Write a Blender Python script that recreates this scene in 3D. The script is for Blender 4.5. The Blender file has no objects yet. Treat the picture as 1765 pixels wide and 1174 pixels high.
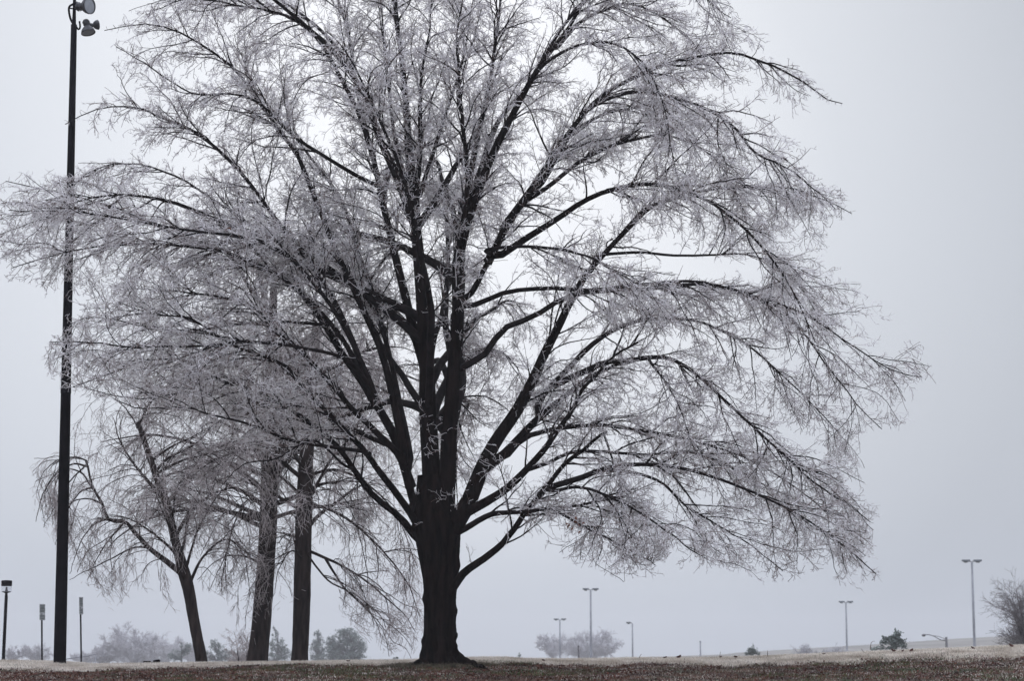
import bpy, math
import numpy as np
from mathutils import Vector

rng = np.random.default_rng(11)
scene = bpy.context.scene
COL = scene.collection

# ------------------------------------------------------------------ camera
W0, H0 = 1765.0, 1174.0
FPX = 3677.0                       # focal length in photo pixels (75 mm on 36 mm)
PITCH = math.atan(553.0 / FPX)     # eye-level line sits at photo row 1140
EYE = 1.6
cam_d = bpy.data.cameras.new("camera")
cam_d.sensor_width = 36.0
cam_d.lens = 36.0 * FPX / W0
cam_d.clip_end = 6000
cam_d.dof.use_dof = True
cam_d.dof.focus_distance = 45.0
cam_d.dof.aperture_fstop = 2.4
cam = bpy.data.objects.new("camera", cam_d)
COL.objects.link(cam)
cam.location = (0, 0, EYE)
cam.rotation_euler = (math.pi / 2 + PITCH, 0, 0)
scene.camera = cam
scene.render.resolution_x = 1024
scene.render.resolution_y = 682

# ------------------------------------------------------------------ world: overcast sky
SUN_EL, SUN_AZ = math.radians(24), math.radians(-3)     # behind the tree, azimuth from +Y towards +X
sd = Vector((math.sin(SUN_AZ) * math.cos(SUN_EL), math.cos(SUN_AZ) * math.cos(SUN_EL), math.sin(SUN_EL)))
world = bpy.data.worlds.new("World")
scene.world = world
world.use_nodes = True
nt = world.node_tree
nt.nodes.clear()
def wn(t, **k):
    n = nt.nodes.new(t)
    for a, b in k.items():
        setattr(n, a, b)
    return n
wout = wn('ShaderNodeOutputWorld'); bg = wn('ShaderNodeBackground')
nt.links.new(bg.outputs[0], wout.inputs[0])
sky = wn('ShaderNodeTexSky', sky_type='NISHITA')
sky.sun_disc = False
sky.sun_elevation = SUN_EL
sky.sun_rotation = SUN_AZ
sky.air_density = 1.5; sky.dust_density = 6.0
hs = wn('ShaderNodeHueSaturation'); hs.inputs['Saturation'].default_value = 0.25
nt.links.new(sky.outputs[0], hs.inputs['Color'])
tc = wn('ShaderNodeTexCoord')
nrm = wn('ShaderNodeVectorMath', operation='NORMALIZE')
nt.links.new(tc.outputs['Generated'], nrm.inputs[0])
glow_dir = Vector((-0.015, 1.0, 0.215)).normalized()
dt = wn('ShaderNodeVectorMath', operation='DOT_PRODUCT')
dt.inputs[1].default_value = glow_dir
nt.links.new(nrm.outputs[0], dt.inputs[0])
# cloud layer brightness: thinnest part of the cloud lies in front of the hidden sun
ramp = wn('ShaderNodeValToRGB')
mr = wn('ShaderNodeMapRange'); mr.inputs['From Min'].default_value = 0.80; mr.inputs['From Max'].default_value = 1.0
nt.links.new(dt.outputs['Value'], mr.inputs[0])
nt.links.new(mr.outputs[0], ramp.inputs[0])
els = ramp.color_ramp.elements
els[0].position = 0.0; els[0].color = (3.9, 4.1, 4.8, 1)
els[1].position = 1.0; els[1].color = (5.8, 6.15, 6.75, 1)
e = els.new(0.60); e.color = (3.95, 4.27, 4.95, 1)
e = els.new(0.83); e.color = (3.9, 4.27, 4.9, 1)
e = els.new(0.93); e.color = (4.45, 4.85, 5.5, 1)
noi = wn('ShaderNodeTexNoise'); noi.inputs['Scale'].default_value = 3.0; noi.inputs['Detail'].default_value = 3.0
nt.links.new(nrm.outputs[0], noi.inputs['Vector'])
nmr = wn('ShaderNodeMapRange'); nmr.inputs['To Min'].default_value = 0.93; nmr.inputs['To Max'].default_value = 1.07
nt.links.new(noi.outputs['Fac'], nmr.inputs[0])
sc = wn('ShaderNodeVectorMath', operation='SCALE')
nt.links.new(ramp.outputs[0], sc.inputs[0]); nt.links.new(nmr.outputs[0], sc.inputs['Scale'])
# left side of the cloud cover is a little thinner than the right
sep = wn('ShaderNodeSeparateXYZ'); nt.links.new(nrm.outputs[0], sep.inputs[0])
lmr = wn('ShaderNodeMapRange'); lmr.inputs['From Min'].default_value = -0.3; lmr.inputs['From Max'].default_value = 0.3
lmr.inputs['To Min'].default_value = 1.09; lmr.inputs['To Max'].default_value = 0.93
nt.links.new(sep.outputs[0], lmr.inputs[0])
sc2 = wn('ShaderNodeVectorMath', operation='SCALE')
nt.links.new(sc.outputs[0], sc2.inputs[0]); nt.links.new(lmr.outputs[0], sc2.inputs['Scale'])
# an overcast sky is two to three times brighter overhead than near the horizon
zmr = wn('ShaderNodeMapRange', interpolation_type='SMOOTHSTEP'); zmr.inputs['From Min'].default_value = 0.30; zmr.inputs['From Max'].default_value = 0.9
zmr.inputs['To Min'].default_value = 1.0; zmr.inputs['To Max'].default_value = 3.3
nt.links.new(sep.outputs[2], zmr.inputs[0])
sc3 = wn('ShaderNodeVectorMath', operation='SCALE')
nt.links.new(sc2.outputs[0], sc3.inputs[0]); nt.links.new(zmr.outputs[0], sc3.inputs['Scale'])
# the cloud opposite the low sun is lit more fully than the shaded side in front
bmr = wn('ShaderNodeMapRange', interpolation_type='SMOOTHSTEP'); bmr.inputs['From Min'].default_value = 0.75; bmr.inputs['From Max'].default_value = -0.6
bmr.inputs['To Min'].default_value = 1.0; bmr.inputs['To Max'].default_value = 1.35
nt.links.new(sep.outputs[1], bmr.inputs[0])
sc4 = wn('ShaderNodeVectorMath', operation='SCALE')
nt.links.new(sc3.outputs[0], sc4.inputs[0]); nt.links.new(bmr.outputs[0], sc4.inputs['Scale'])
mixw = wn('ShaderNodeMix', data_type='RGBA'); mixw.inputs['Factor'].default_value = 0.96
nt.links.new(hs.outputs[0], mixw.inputs[6]); nt.links.new(sc4.outputs[0], mixw.inputs[7])
nt.links.new(mixw.outputs[2], bg.inputs['Color'])
bg.inputs['Strength'].default_value = 0.12

sun_d = bpy.data.lights.new("sun", 'SUN')
sun_d.energy = 0.6; sun_d.angle = math.radians(20); sun_d.color = (1.0, 0.97, 0.93)
sun = bpy.data.objects.new("sun", sun_d); COL.objects.link(sun)
sun.rotation_euler = sd.to_track_quat('Z', 'Y').to_euler()

scene.view_settings.view_transform = 'Standard'
scene.view_settings.look = 'None'
scene.view_settings.exposure = 0.0
scene.view_settings.gamma = 1.0
scene.view_settings.use_curve_mapping = False

# ------------------------------------------------------------------ helpers
ST, CT = math.sin(PITCH), math.cos(PITCH)
def unproj(px, py, Y):
    """world point at depth Y (metres in front of the camera) that a traced photo pixel belongs to"""
    px = np.asarray(px, float); py = np.asarray(py, float); Y = np.asarray(Y, float)
    x = (px - W0 / 2) / FPX; y = (H0 / 2 - py) / FPX
    dy = CT - y * ST; dz = ST + y * CT
    s = Y / dy
    return np.stack([x * s, Y + 0 * s, EYE + dz * s], -1)
def proj(P):
    rx = P[..., 0]; ry = P[..., 1]; rz = P[..., 2] - EYE
    d = ry * CT + rz * ST; u = -ry * ST + rz * CT
    return W0 / 2 + FPX * rx / d, H0 / 2 - FPX * u / d

def norm(v):
    return v / np.maximum(np.linalg.norm(v, axis=-1, keepdims=True), 1e-9)

def mesh_obj(name, verts, faces, mat, parent=None, smooth=False):
    """faces: list of int arrays (n, k), each with its own k; one mesh object"""
    verts = np.asarray(verts, np.float32).reshape(-1, 3)
    if not isinstance(faces, (list, tuple)): faces = [faces]
    faces = [np.asarray(f, np.int32) for f in faces if len(f)]
    m = bpy.data.meshes.new(name)
    m.vertices.add(len(verts)); m.vertices.foreach_set('co', verts.ravel())
    loops = np.concatenate([f.ravel() for f in faces])
    tot = np.concatenate([np.full(len(f), f.shape[1], np.int32) for f in faces])
    st = np.concatenate([[0], np.cumsum(tot)[:-1]]).astype(np.int32)
    m.loops.add(len(loops)); m.loops.foreach_set('vertex_index', loops)
    m.polygons.add(len(tot)); m.polygons.foreach_set('loop_start', st); m.polygons.foreach_set('loop_total', tot)
    m.polygons.foreach_set('use_smooth', np.full(len(tot), smooth, bool))
    m.update(calc_edges=True)
    m.materials.append(mat)
    o = bpy.data.objects.new(name, m); COL.objects.link(o)
    if parent is not None: o.parent = parent; o.matrix_parent_inverse = parent.matrix_world.inverted() if False else o.matrix_parent_inverse
    return o

def tag(o, label=None, cat=None, group=None, kind=None):
    if label: o['label'] = label
    if cat: o['category'] = cat
    if group: o['group'] = group
    if kind: o['kind'] = kind
    return o
def thing(name, loc, label, cat, group=None):
    o = bpy.data.objects.new(name, None); COL.objects.link(o)
    o.location = tuple(float(v) for v in loc); o.empty_display_size = 0.2
    return tag(o, label, cat, group)

class MB:
    """collects shapes into one mesh, in the local space of its thing"""
    def __init__(s): s.v = []; s.q = []; s.t = []; s.n = 0
    def add(s, v, q=None, t=None):
        v = np.asarray(v, float).reshape(-1, 3); s.v.append(v)
        if q is not None and len(q): s.q.append(np.asarray(q) + s.n)
        if t is not None and len(t): s.t.append(np.asarray(t) + s.n)
        s.n += len(v); return s
    def tube(s, pts, rad, sides=12, cap=True):
        P = np.asarray(pts, float)[None]; R = np.broadcast_to(np.asarray(rad, float), P.shape[:2])
        v, q = tubes(P, R, sides)
        s.add(v, q)
        if cap:
            k = P.shape[1]; b = s.n - len(v)
            for off, c in ((0, P[0, 0]), ((k - 1) * sides, P[0, -1])):
                i = np.arange(sides); s.add([c], None, None)
                s.t.append(np.stack([b + off + i, b + off + (i + 1) % sides, np.full(sides, s.n - 1)], 1))
        return s
    def box(s, c, h, rz=0.0, bev=0.12):
        c = np.asarray(c, float); h = np.asarray(h, float)
        # chamfered box as a short lofted prism
        k = min(h) * bev; V = []
        for z, i in ((-h[2], k), (-h[2] + k, 0), (h[2] - k, 0), (h[2], k)):
            x, y = h[0] - i, h[1] - i
            V += [(-x + k, -y, z), (x - k, -y, z), (x, -y + k, z), (x, y - k, z), (x - k, y, z), (-x + k, y, z), (-x, y - k, z), (-x, -y + k, z)]
        V = np.array(V); cz, sz = math.cos(rz), math.sin(rz)
        V = np.stack([V[:, 0] * cz - V[:, 1] * sz, V[:, 0] * sz + V[:, 1] * cz, V[:, 2]], 1) + c
        Q = [(l * 8 + i, l * 8 + (i + 1) % 8, l * 8 + 8 + (i + 1) % 8, l * 8 + 8 + i) for l in range(3) for i in range(8)]
        b = s.n; s.add(V, Q)
        for o_ in (0, 24):
            r = [b + o_ + j for j in range(8)]
            s.q.append(np.array([(r[0], r[1], r[2], r[7]), (r[7], r[2], r[3], r[6]), (r[6], r[3], r[4], r[5])]))
        return s
    def lathe(s, prof, c=(0, 0, 0), axis=(0, 0, 1), sides=24):
        ax = Vector(axis).normalized(); q_ = Vector((0, 0, 1)).rotation_difference(ax).to_matrix()
        a = np.linspace(0, 2 * math.pi, sides, endpoint=False); V = []
        for r, z in prof:
            V.append(np.stack([r * np.cos(a), r * np.sin(a), np.full(sides, z)], 1))
        V = np.concatenate(V) @ np.array(q_).T + np.asarray(c)
        i = np.arange(sides); Q = [np.stack([l * sides + i, l * sides + (i + 1) % sides, (l + 1) * sides + (i + 1) % sides, (l + 1) * sides + i], 1) for l in range(len(prof) - 1)]
        return s.add(V, np.concatenate(Q))
    def build(s, name, mat, parent=None, smooth=False):
        return mesh_obj(name, np.concatenate(s.v), ([np.concatenate(s.q)] if s.q else []) + ([np.concatenate(s.t)] if s.t else []), mat, parent, smooth)

def tubes(P, R, sides):
    """P (N,K,3), R (N,K) -> verts, quads"""
    N, K, _ = P.shape
    T = norm(np.gradient(P, axis=1))
    cand = norm(np.array([[1, .13, .07], [.11, 1, .05], [.09, .06, 1]], float))
    dots = np.abs(np.einsum('nkc,jc->njk', T, cand)).max(-1)
    ref = cand[dots.argmin(1)][:, None, :]
    U = norm(np.cross(T, ref)); V = np.cross(T, U)
    a = np.linspace(0, 2 * np.pi, sides, endpoint=False)
    ring = P[:, :, None, :] + R[:, :, None, None] * (np.cos(a)[None, None, :, None] * U[:, :, None, :] + np.sin(a)[None, None, :, None] * V[:, :, None, :])
    verts = ring.reshape(-1, 3)
    n = np.arange(N)[:, None, None] * (K * sides); k = np.arange(K - 1)[None, :, None] * sides
    i = np.arange(sides)[None, None, :]; j = (i + 1) % sides
    q = np.stack(np.broadcast_arrays(n + k + i, n + k + j, n + k + sides + j, n + k + sides + i), -1).reshape(-1, 4)
    return verts, q

def resample(ctrl, K):
    """Catmull-Rom through control rows, K samples (works on any columns)"""
    c = np.asarray(ctrl, float); c = np.vstack([2 * c[0] - c[1], c, 2 * c[-1] - c[-2]])
    n = len(c) - 3; seg = np.linalg.norm(np.diff(c[1:-1, :3], axis=0), axis=1); cum = np.concatenate([[0], np.cumsum(seg)]); cum /= cum[-1]
    t = np.linspace(0, 1, K); s = np.clip(np.searchsorted(cum, t, side='right') - 1, 0, n - 1)
    u = ((t - cum[s]) / np.maximum(cum[s + 1] - cum[s], 1e-9))[:, None]
    p0, p1, p2, p3 = c[s], c[s + 1], c[s + 2], c[s + 3]
    return 0.5 * ((2 * p1) + (-p0 + p2) * u + (2 * p0 - 5 * p1 + 4 * p2 - p3) * u ** 2 + (-p0 + 3 * p1 - 3 * p2 + p3) * u ** 3)

def spawn(P, R, counts, t0, t1, length, ang, grav, wig, K, r0, r1, up=0.0, flat=None, taper_len=0.0, rmax_fac=0.7):
    """children of chains; counts per parent; length = (min,max) metres or array-maker"""
    N, Kp, _ = P.shape
    idx = np.repeat(np.arange(N), counts); M = len(idx)
    if M == 0: return np.zeros((0, K, 3)), np.zeros((0, K)), idx
    t = rng.uniform(t0, t1, M) ** 0.9
    f = t * (Kp - 1); i0 = np.clip(f.astype(int), 0, Kp - 2); u = (f - i0)[:, None]
    base = P[idx, i0] * (1 - u) + P[idx, i0 + 1] * u
    rp = R[idx, i0] * (1 - u[:, 0]) + R[idx, i0 + 1] * u[:, 0]
    T = norm(P[idx, i0 + 1] - P[idx, i0])
    rv = norm(rng.normal(size=(M, 3)) + np.array([0, 0, up]))
    Nn = norm(rv - (rv * T).sum(1, keepdims=True) * T)
    a = rng.uniform(ang[0], ang[1], M)[:, None]
    d = np.cos(a) * T + np.sin(a) * Nn
    L = rng.uniform(length[0], length[1], M) * (1 - taper_len * t)
    step = (L / (K - 1))[:, None]
    g = (grav * rng.uniform(0.5, 1.5, M))[:, None]
    pts = [base]; p = base
    for k in range(K - 1):
        p = p + d * step; pts.append(p)
        d = norm(d + rng.normal(size=(M, 3)) * wig + np.array([0, 0, -1.0]) * g * step)
    out = np.stack(pts, 1)
    tt = np.linspace(0, 1, K)[None]
    rs = np.minimum(r0 * rng.uniform(0.8, 1.25, M), rp * rmax_fac)[:, None]
    Rr = np.maximum(rs * (1 - tt) + r1 * tt, r1)
    return out, Rr, idx

def in_poly(x, y, poly):
    poly = np.asarray(poly, float); inside = np.zeros(x.shape, bool); n = len(poly); j = n - 1
    for i in range(n):
        xi, yi = poly[i]; xj, yj = poly[j]
        if yi != yj:
            c = ((yi > y) != (yj > y)) & (x < (xj - xi) * (y - yi) / (yj - yi) + xi)
            inside ^= c
        j = i
    return inside

# ------------------------------------------------------------------ materials
def mat_new(name):
    m = bpy.data.materials.new(name); m.use_nodes = True
    nt = m.node_tree; b = nt.nodes['Principled BSDF']; return m, nt, b
def noise_mat(name, c1, c2, scale=8, rough=0.8, bump=0.0, detail=5, stretch=(1, 1, 1), spec=0.4, lo=0.35, hi=0.65, trans=0.0, bscale=None, bdist=0.02, metal=0.0):
    m, nt, b = mat_new(name)
    tcn = nt.nodes.new('ShaderNodeTexCoord'); mp = nt.nodes.new('ShaderNodeMapping'); mp.inputs['Scale'].default_value = stretch
    nt.links.new(tcn.outputs['Object'], mp.inputs[0])
    n = nt.nodes.new('ShaderNodeTexNoise'); n.inputs['Scale'].default_value = scale; n.inputs['Detail'].default_value = detail
    nt.links.new(mp.outputs[0], n.inputs['Vector'])
    r = nt.nodes.new('ShaderNodeValToRGB'); r.color_ramp.elements[0].position = lo; r.color_ramp.elements[1].position = hi
    r.color_ramp.elements[0].color = (*c1, 1); r.color_ramp.elements[1].color = (*c2, 1)
    nt.links.new(n.outputs['Fac'], r.inputs[0]); nt.links.new(r.outputs[0], b.inputs['Base Color'])
    b.inputs['Roughness'].default_value = rough; b.inputs['Specular IOR Level'].default_value = spec; b.inputs['Metallic'].default_value = metal
    if bump:
        n2 = nt.nodes.new('ShaderNodeTexNoise'); n2.inputs['Scale'].default_value = bscale or scale * 2; n2.inputs['Detail'].default_value = 6
        nt.links.new(mp.outputs[0], n2.inputs['Vector'])
        bp = nt.nodes.new('ShaderNodeBump'); bp.inputs['Strength'].default_value = bump; bp.inputs['Distance'].default_value = bdist
        nt.links.new(n2.outputs['Fac'], bp.inputs['Height']); nt.links.new(bp.outputs[0], b.inputs['Normal'])
    if trans:
        tr = nt.nodes.new('ShaderNodeBsdfTranslucent'); nt.links.new(r.outputs[0], tr.inputs[0])
        mx = nt.nodes.new('ShaderNodeMixShader'); mx.inputs[0].default_value = trans
        out = nt.nodes['Material Output']; nt.links.new(b.outputs[0], mx.inputs[1]); nt.links.new(tr.outputs[0], mx.inputs[2]); nt.links.new(mx.outputs[0], out.inputs[0])
    return m

M_bark = noise_mat('wet_bark', (0.001, 0.0008, 0.0008), (0.014, 0.009, 0.008), scale=9, rough=0.9, bump=1.0, stretch=(1, 1, .18), spec=0.04, bdist=0.05)
M_branch = noise_mat('branch_bark', (0.003, 0.002, 0.002), (0.018, 0.013, 0.013), scale=6, rough=0.8, spec=0.08)
M_twig = noise_mat('twig_bark', (0.06, 0.040, 0.035), (0.17, 0.12, 0.105), scale=5, rough=0.5, spec=0.5)
M_ice = noise_mat('ice_coated_twig', (0.72, 0.70, 0.70), (0.94, 0.925, 0.93), scale=3, rough=0.22, spec=0.6, trans=0.42)
M_bark_far = noise_mat('bark_brown', (0.008, 0.005, 0.005), (0.045, 0.032, 0.028), scale=7, rough=0.85, bump=0.8, stretch=(1, 1, .2), spec=0.2, bdist=0.05)
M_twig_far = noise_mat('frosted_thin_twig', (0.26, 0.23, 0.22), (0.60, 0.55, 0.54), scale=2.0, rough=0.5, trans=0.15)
M_twig_hazy = noise_mat('far_frost_haze_twig', (0.34, 0.335, 0.35), (0.52, 0.51, 0.53), scale=.5, rough=0.7)  # frost colour, with extra paleness painted in for haze over distance
M_needle = noise_mat('evergreen_foliage', (0.08, 0.11, 0.095), (0.20, 0.235, 0.21), scale=.8, rough=0.8)
M_black = noise_mat('black_painted_steel', (0.003, 0.003, 0.004), (0.008, 0.007, 0.009), scale=3, rough=0.8, spec=0.03)
M_grey = noise_mat('pale_galvanised_steel', (0.22, 0.23, 0.25), (0.29, 0.30, 0.32), scale=2, rough=0.55, metal=.1)
M_head = noise_mat('grey_lamp_housing', (0.13, 0.155, 0.165), (0.18, 0.20, 0.215), scale=2, rough=0.55)
M_dark = noise_mat('dark_weathered_post', (0.05, 0.05, 0.055), (0.09, 0.085, 0.085), scale=2, rough=0.7)
M_flood = noise_mat('weathered_flood_housing', (0.025, 0.025, 0.028), (0.07, 0.07, 0.075), scale=8, rough=0.5)
M_lens = noise_mat('frosted_lens', (0.28, 0.30, 0.32), (0.36, 0.38, 0.40), scale=6, rough=0.2)
M_signback = noise_mat('aluminium_sign', (0.30, 0.32, 0.33), (0.40, 0.42, 0.43), scale=9, rough=0.6)
M_signmark = noise_mat('sign_marking', (0.12, 0.14, 0.13), (0.18, 0.20, 0.19), scale=9, rough=0.6)
M_leaf = noise_mat('dead_leaf', (0.022, 0.006, 0.004), (0.13, 0.035, 0.018), scale=14, rough=0.7)
M_leafhang = noise_mat('rusty_hanging_leaf', (0.10, 0.035, 0.02), (0.22, 0.09, 0.05), scale=14, rough=0.7, trans=.3)
M_gfrost = noise_mat('frosted_grass_blade', (0.48, 0.41, 0.33), (0.92, 0.86, 0.77), scale=1.5, rough=0.5, trans=0.3)
M_gbrown = noise_mat('dead_grass_blade', (0.018, 0.007, 0.004), (0.15, 0.060, 0.030), scale=1.6, rough=0.8)
M_ggreen = noise_mat('green_grass_blade', (0.022, 0.045, 0.008), (0.075, 0.105, 0.022), scale=2.5, rough=0.7)
M_hill = noise_mat('frosted_hill_grass', (0.13, 0.125, 0.11), (0.21, 0.20, 0.18), scale=.08, rough=0.95, stretch=(1, 1, 4))
M_glass, _nt, _b = mat_new('clear_lamp_glass')
_b.inputs['Base Color'].default_value = (0.9, 0.92, 0.95, 1); _b.inputs['Roughness'].default_value = 0.1
_b.inputs['Transmission Weight'].default_value = 0.85; _b.inputs['IOR'].default_value = 1.1

# ------------------------------------------------------------------ ground
CX = np.array([-400, 0, 90, 130, 200, 300, 450, 600, 690, 760, 830, 870, 905, 1000, 1100, 1200, 1300, 1400, 1500, 1600, 1700, 1765, 2200])
CY = np.array([1138, 1142, 1144, 1148, 1147, 1146, 1144, 1142, 1141, 1138, 1136, 1136, 1139, 1139, 1137, 1137, 1135, 1131, 1127, 1123, 1119, 1116, 1100])
LX = np.array([-400, 0, 150, 400, 600, 720, 1000, 1200, 1400, 1600, 1765, 2200])
LY = np.array([1166, 1163, 1158, 1152, 1148, 1150, 1149, 1148, 1145, 1141, 1136, 1122])
def zpx(py, Y):
    return unproj(0 * py, py, Y)[..., 2]
def ground_z(x, y):
    x = np.asarray(x, float); y = np.asarray(y, float)
    x, y = np.broadcast_arrays(x, y)
    u = W0 / 2 + x / 47.0 * FPX / 1.01
    zc = zpx(np.interp(u, CX, CY), 49.0); zl = zpx(np.interp(u, LX, LY), 46.0); zf = zpx(0 * x + 1182.0, 40.5)
    out = np.where(y < 12, 0, 0 * x)
    s = np.clip((y - 10) / 30.5, 0, 1); out = zf * (s * s * (3 - 2 * s)) * 1.0
    a = np.clip((y - 40.5) / 5.5, 0, 1); out = np.where(y > 40.5, zf + (zl - zf) * (a ** 0.9), out)
    b = np.clip((y - 46.0) / 3.0, 0, 1); out = np.where(y > 46.0, zl + (zc - zl) * (1 - (1 - b) ** 1.5), out)
    d = np.clip(y - 49.0, 0, None)
    drop = np.where(d < 6, 0.006 * d * d, 0.216 + 0.055 * (d - 6)); low = -1.6
    out = np.where(y > 49.0, np.maximum(zc - drop, low), out)
    # gentle lumps and the root mound of the big tree
    out = out + 0.025 * np.sin(x * 1.7 + 0.6 * y) * np.sin(y * 1.1 + 1.0) * np.clip(1 - np.abs(y - 44) / 6, 0, 1)
    r2 = ((x + 1.4) ** 2 / 1.6 + (y - 45) ** 2)
    out = out + 0.10 * np.exp(-r2 / 0.9)
    return out
fn = lambda a, b, n: np.linspace(a, b, n)
gx = np.concatenate([fn(-1250, -60, 12), fn(-50, -17, 12), fn(-16, 16, 321), fn(17, 50, 12), fn(60, 1250, 12)])
gy = np.concatenate([fn(-300, -20, 6), fn(-10, 36, 24), fn(37, 52, 211), fn(53, 80, 20), fn(90, 1250, 40)])
GX, GY = np.meshgrid(gx, gy)
GZ = ground_z(GX, GY)
nx, ny = len(gx), len(gy)
fine = (np.abs(GX) < 16.5) & (GY > 37) & (GY < 52)
GZ = GZ + np.where(fine, rng.normal(0, 0.008, GZ.shape), 0)
ii = (np.arange(ny - 1)[:, None] * nx + np.arange(nx - 1)[None]).ravel()
gm, gnt, gb = mat_new('ground_turf')
tcn = gnt.nodes.new('ShaderNodeTexCoord')
def gnoise(sc, det=6):
    n = gnt.nodes.new('ShaderNodeTexNoise'); n.inputs['Scale'].default_value = sc; n.inputs['Detail'].default_value = det
    gnt.links.new(tcn.outputs['Object'], n.inputs['Vector']); return n
def gramp(src, stops):
    r = gnt.nodes.new('ShaderNodeValToRGB'); e = r.color_ramp.elements
    e[0].position, e[0].color = stops[0][0], (*stops[0][1], 1); e[1].position, e[1].color = stops[-1][0], (*stops[-1][1], 1)
    for p, c in stops[1:-1]: x = e.new(p); x.color = (*c, 1)
    gnt.links.new(src, r.inputs[0]); return r
n1 = gnoise(1.3); n2 = gnoise(7.0); n3 = gnoise(30.0)
r1 = gramp(n1.outputs['Fac'], [(0.38, (0.03, 0.012, 0.008)), (0.5, (0.06, 0.03, 0.02)), (0.62, (0.03, 0.045, 0.014))])
r2 = gramp(n2.outputs['Fac'], [(0.52, (0, 0, 0)), (0.68, (1, 1, 1))])
mx = gnt.nodes.new('ShaderNodeMix'); mx.data_type = 'RGBA'
gnt.links.new(r2.outputs[0], mx.inputs['Factor']); gnt.links.new(r1.outputs[0], mx.inputs[6]); mx.inputs[7].default_value = (0.34, 0.30, 0.26, 1)
gnt.links.new(mx.outputs[2], gb.inputs['Base Color']); gb.inputs['Roughness'].default_value = 0.9
bp = gnt.nodes.new('ShaderNodeBump'); bp.inputs['Strength'].default_value = 0.8; bp.inputs['Distance'].default_value = 0.03
gnt.links.new(n3.outputs['Fac'], bp.inputs['Height']); gnt.links.new(bp.outputs[0], gb.inputs['Normal'])
g = mesh_obj('ground', np.stack([GX, GY, GZ], -1).reshape(-1, 3), np.stack([ii, ii + 1, ii + nx + 1, ii + nx], 1), gm, smooth=True)
tag(g, 'frosted grassy bank rising to a low crest under the big tree', 'ground', kind='structure')

# distant hill on the right
hx = np.array([1150, 1192, 1284, 1300, 1379, 1563, 1721, 1900, 2300]); hy = np.array([1141, 1131, 1127.5, 1125, 1120, 1109, 1098, 1090, 1080])
us = np.linspace(1150, 2300, 60); top = unproj(us, np.interp(us, hx, hy), 430.0)
rows = []
for k, (dyy, f) in enumerate([(-190, 0), (-120, .35), (-60, .7), (-20, .93), (0, 1), (40, 1.0), (140, .6), (260, 0)]):
    rr = top.copy(); rr[:, 1] += dyy; rr[:, 2] = -1.9 + (top[:, 2] + 1.9) * f; rows.append(rr)
HV = np.stack(rows); a, b = HV.shape[:2]; ii = (np.arange(a - 1)[:, None] * b + np.arange(b - 1)[None]).ravel()
tag(mesh_obj('hill', HV.reshape(-1, 3), np.stack([ii, ii + 1, ii + b + 1, ii + b], 1), M_hill, smooth=True),
    'pale frosted hillside far off on the right', 'hill', kind='structure')

# ------------------------------------------------------------------ grass (uncountable)
def patch(x, y):
    return (np.sin(x * 1.9 + 2.1 * np.sin(y * .8)) + np.sin(y * 3.1 + x * .9) + np.sin(x * 5.3 - y * 2.2) * .7 + np.sin(x * 0.7 - 1.3)) / 3.7
def blades(n, xr, yr, h, w, keep, lean=0.5):
    x = rng.uniform(*xr, n); y = rng.uniform(*yr, n); k = rng.random(n) < keep(x, y); x = x[k]; y = y[k]; n = len(x)
    z = ground_z(x, y); a = rng.uniform(0, 6.283, n); hh = rng.uniform(h[0], h[1], n) * rng.uniform(.7, 1.3, n); ww = rng.uniform(w[0], w[1], n)
    dx, dy = np.cos(a) * ww, np.sin(a) * ww; lx, ly = rng.normal(0, lean, n) * hh, rng.normal(0, lean, n) * hh
    b0 = np.stack([x - dx, y - dy, z - .01], 1); b1 = np.stack([x + dx, y + dy, z - .01], 1)
    m0 = np.stack([x - dx * .7 + lx * .4, y - dy * .7 + ly * .4, z + hh * .55], 1); m1 = np.stack([x + dx * .7 + lx * .4, y + dy * .7 + ly * .4, z + hh * .55], 1)
    tp = np.stack([x + lx, y + ly, z + hh], 1)
    V = np.stack([b0, b1, m1, m0, tp], 1).reshape(-1, 3); i = np.arange(n)[:, None] * 5
    return V, [i + np.array([[0, 1, 2, 3]]), i + np.array([[3, 2, 4]])]
def lipY(x):
    return 45.7 + .45 * np.sin(x * .9) + .3 * np.sin(x * 2.3 + 1) + .25 * np.sin(x * 5.1)
top_k = lambda x, y: np.clip((y - lipY(x) + .5 * patch(x * 1.7, y * 2.3)) / .9, .0, 1)
V, F = blades(300000, (-16, 16), (45.0, 52), (.025, .065), (.003, .006), lambda x, y: top_k(x, y) * (0.75 + .25 * (patch(x * 2, y * 2) > -.3)))
tag(mesh_obj('frosted_grass', V, F, M_gfrost), 'short pale frosted grass along the crest of the bank', 'grass', kind='stuff')
V, F = blades(90000, (-16, 16), (39.5, 46.8), (.015, .045), (.003, .007), lambda x, y: np.clip((patch(x * 1.3, y * 2) - .12) * 1.6, .015, .8) * (1 - .5 * top_k(x, y)))
tag(mesh_obj('frosted_tufts', V, F, M_gfrost), 'patches of frosted grass tufts on the darker front slope', 'grass', kind='stuff')
V, F = blades(150000, (-16, 16), (39.5, 47), (.02, .05), (.003, .007), lambda x, y: .9 - (.82 - .45 * np.clip((3.5 - x) / 5, 0, 1) * (patch(x * 2.1, y * 3) > -.15)) * top_k(x, y), lean=.9)
tag(mesh_obj('dead_grass', V, F, M_gbrown), 'brown dead grass on the front slope of the bank', 'grass', kind='stuff')
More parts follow.
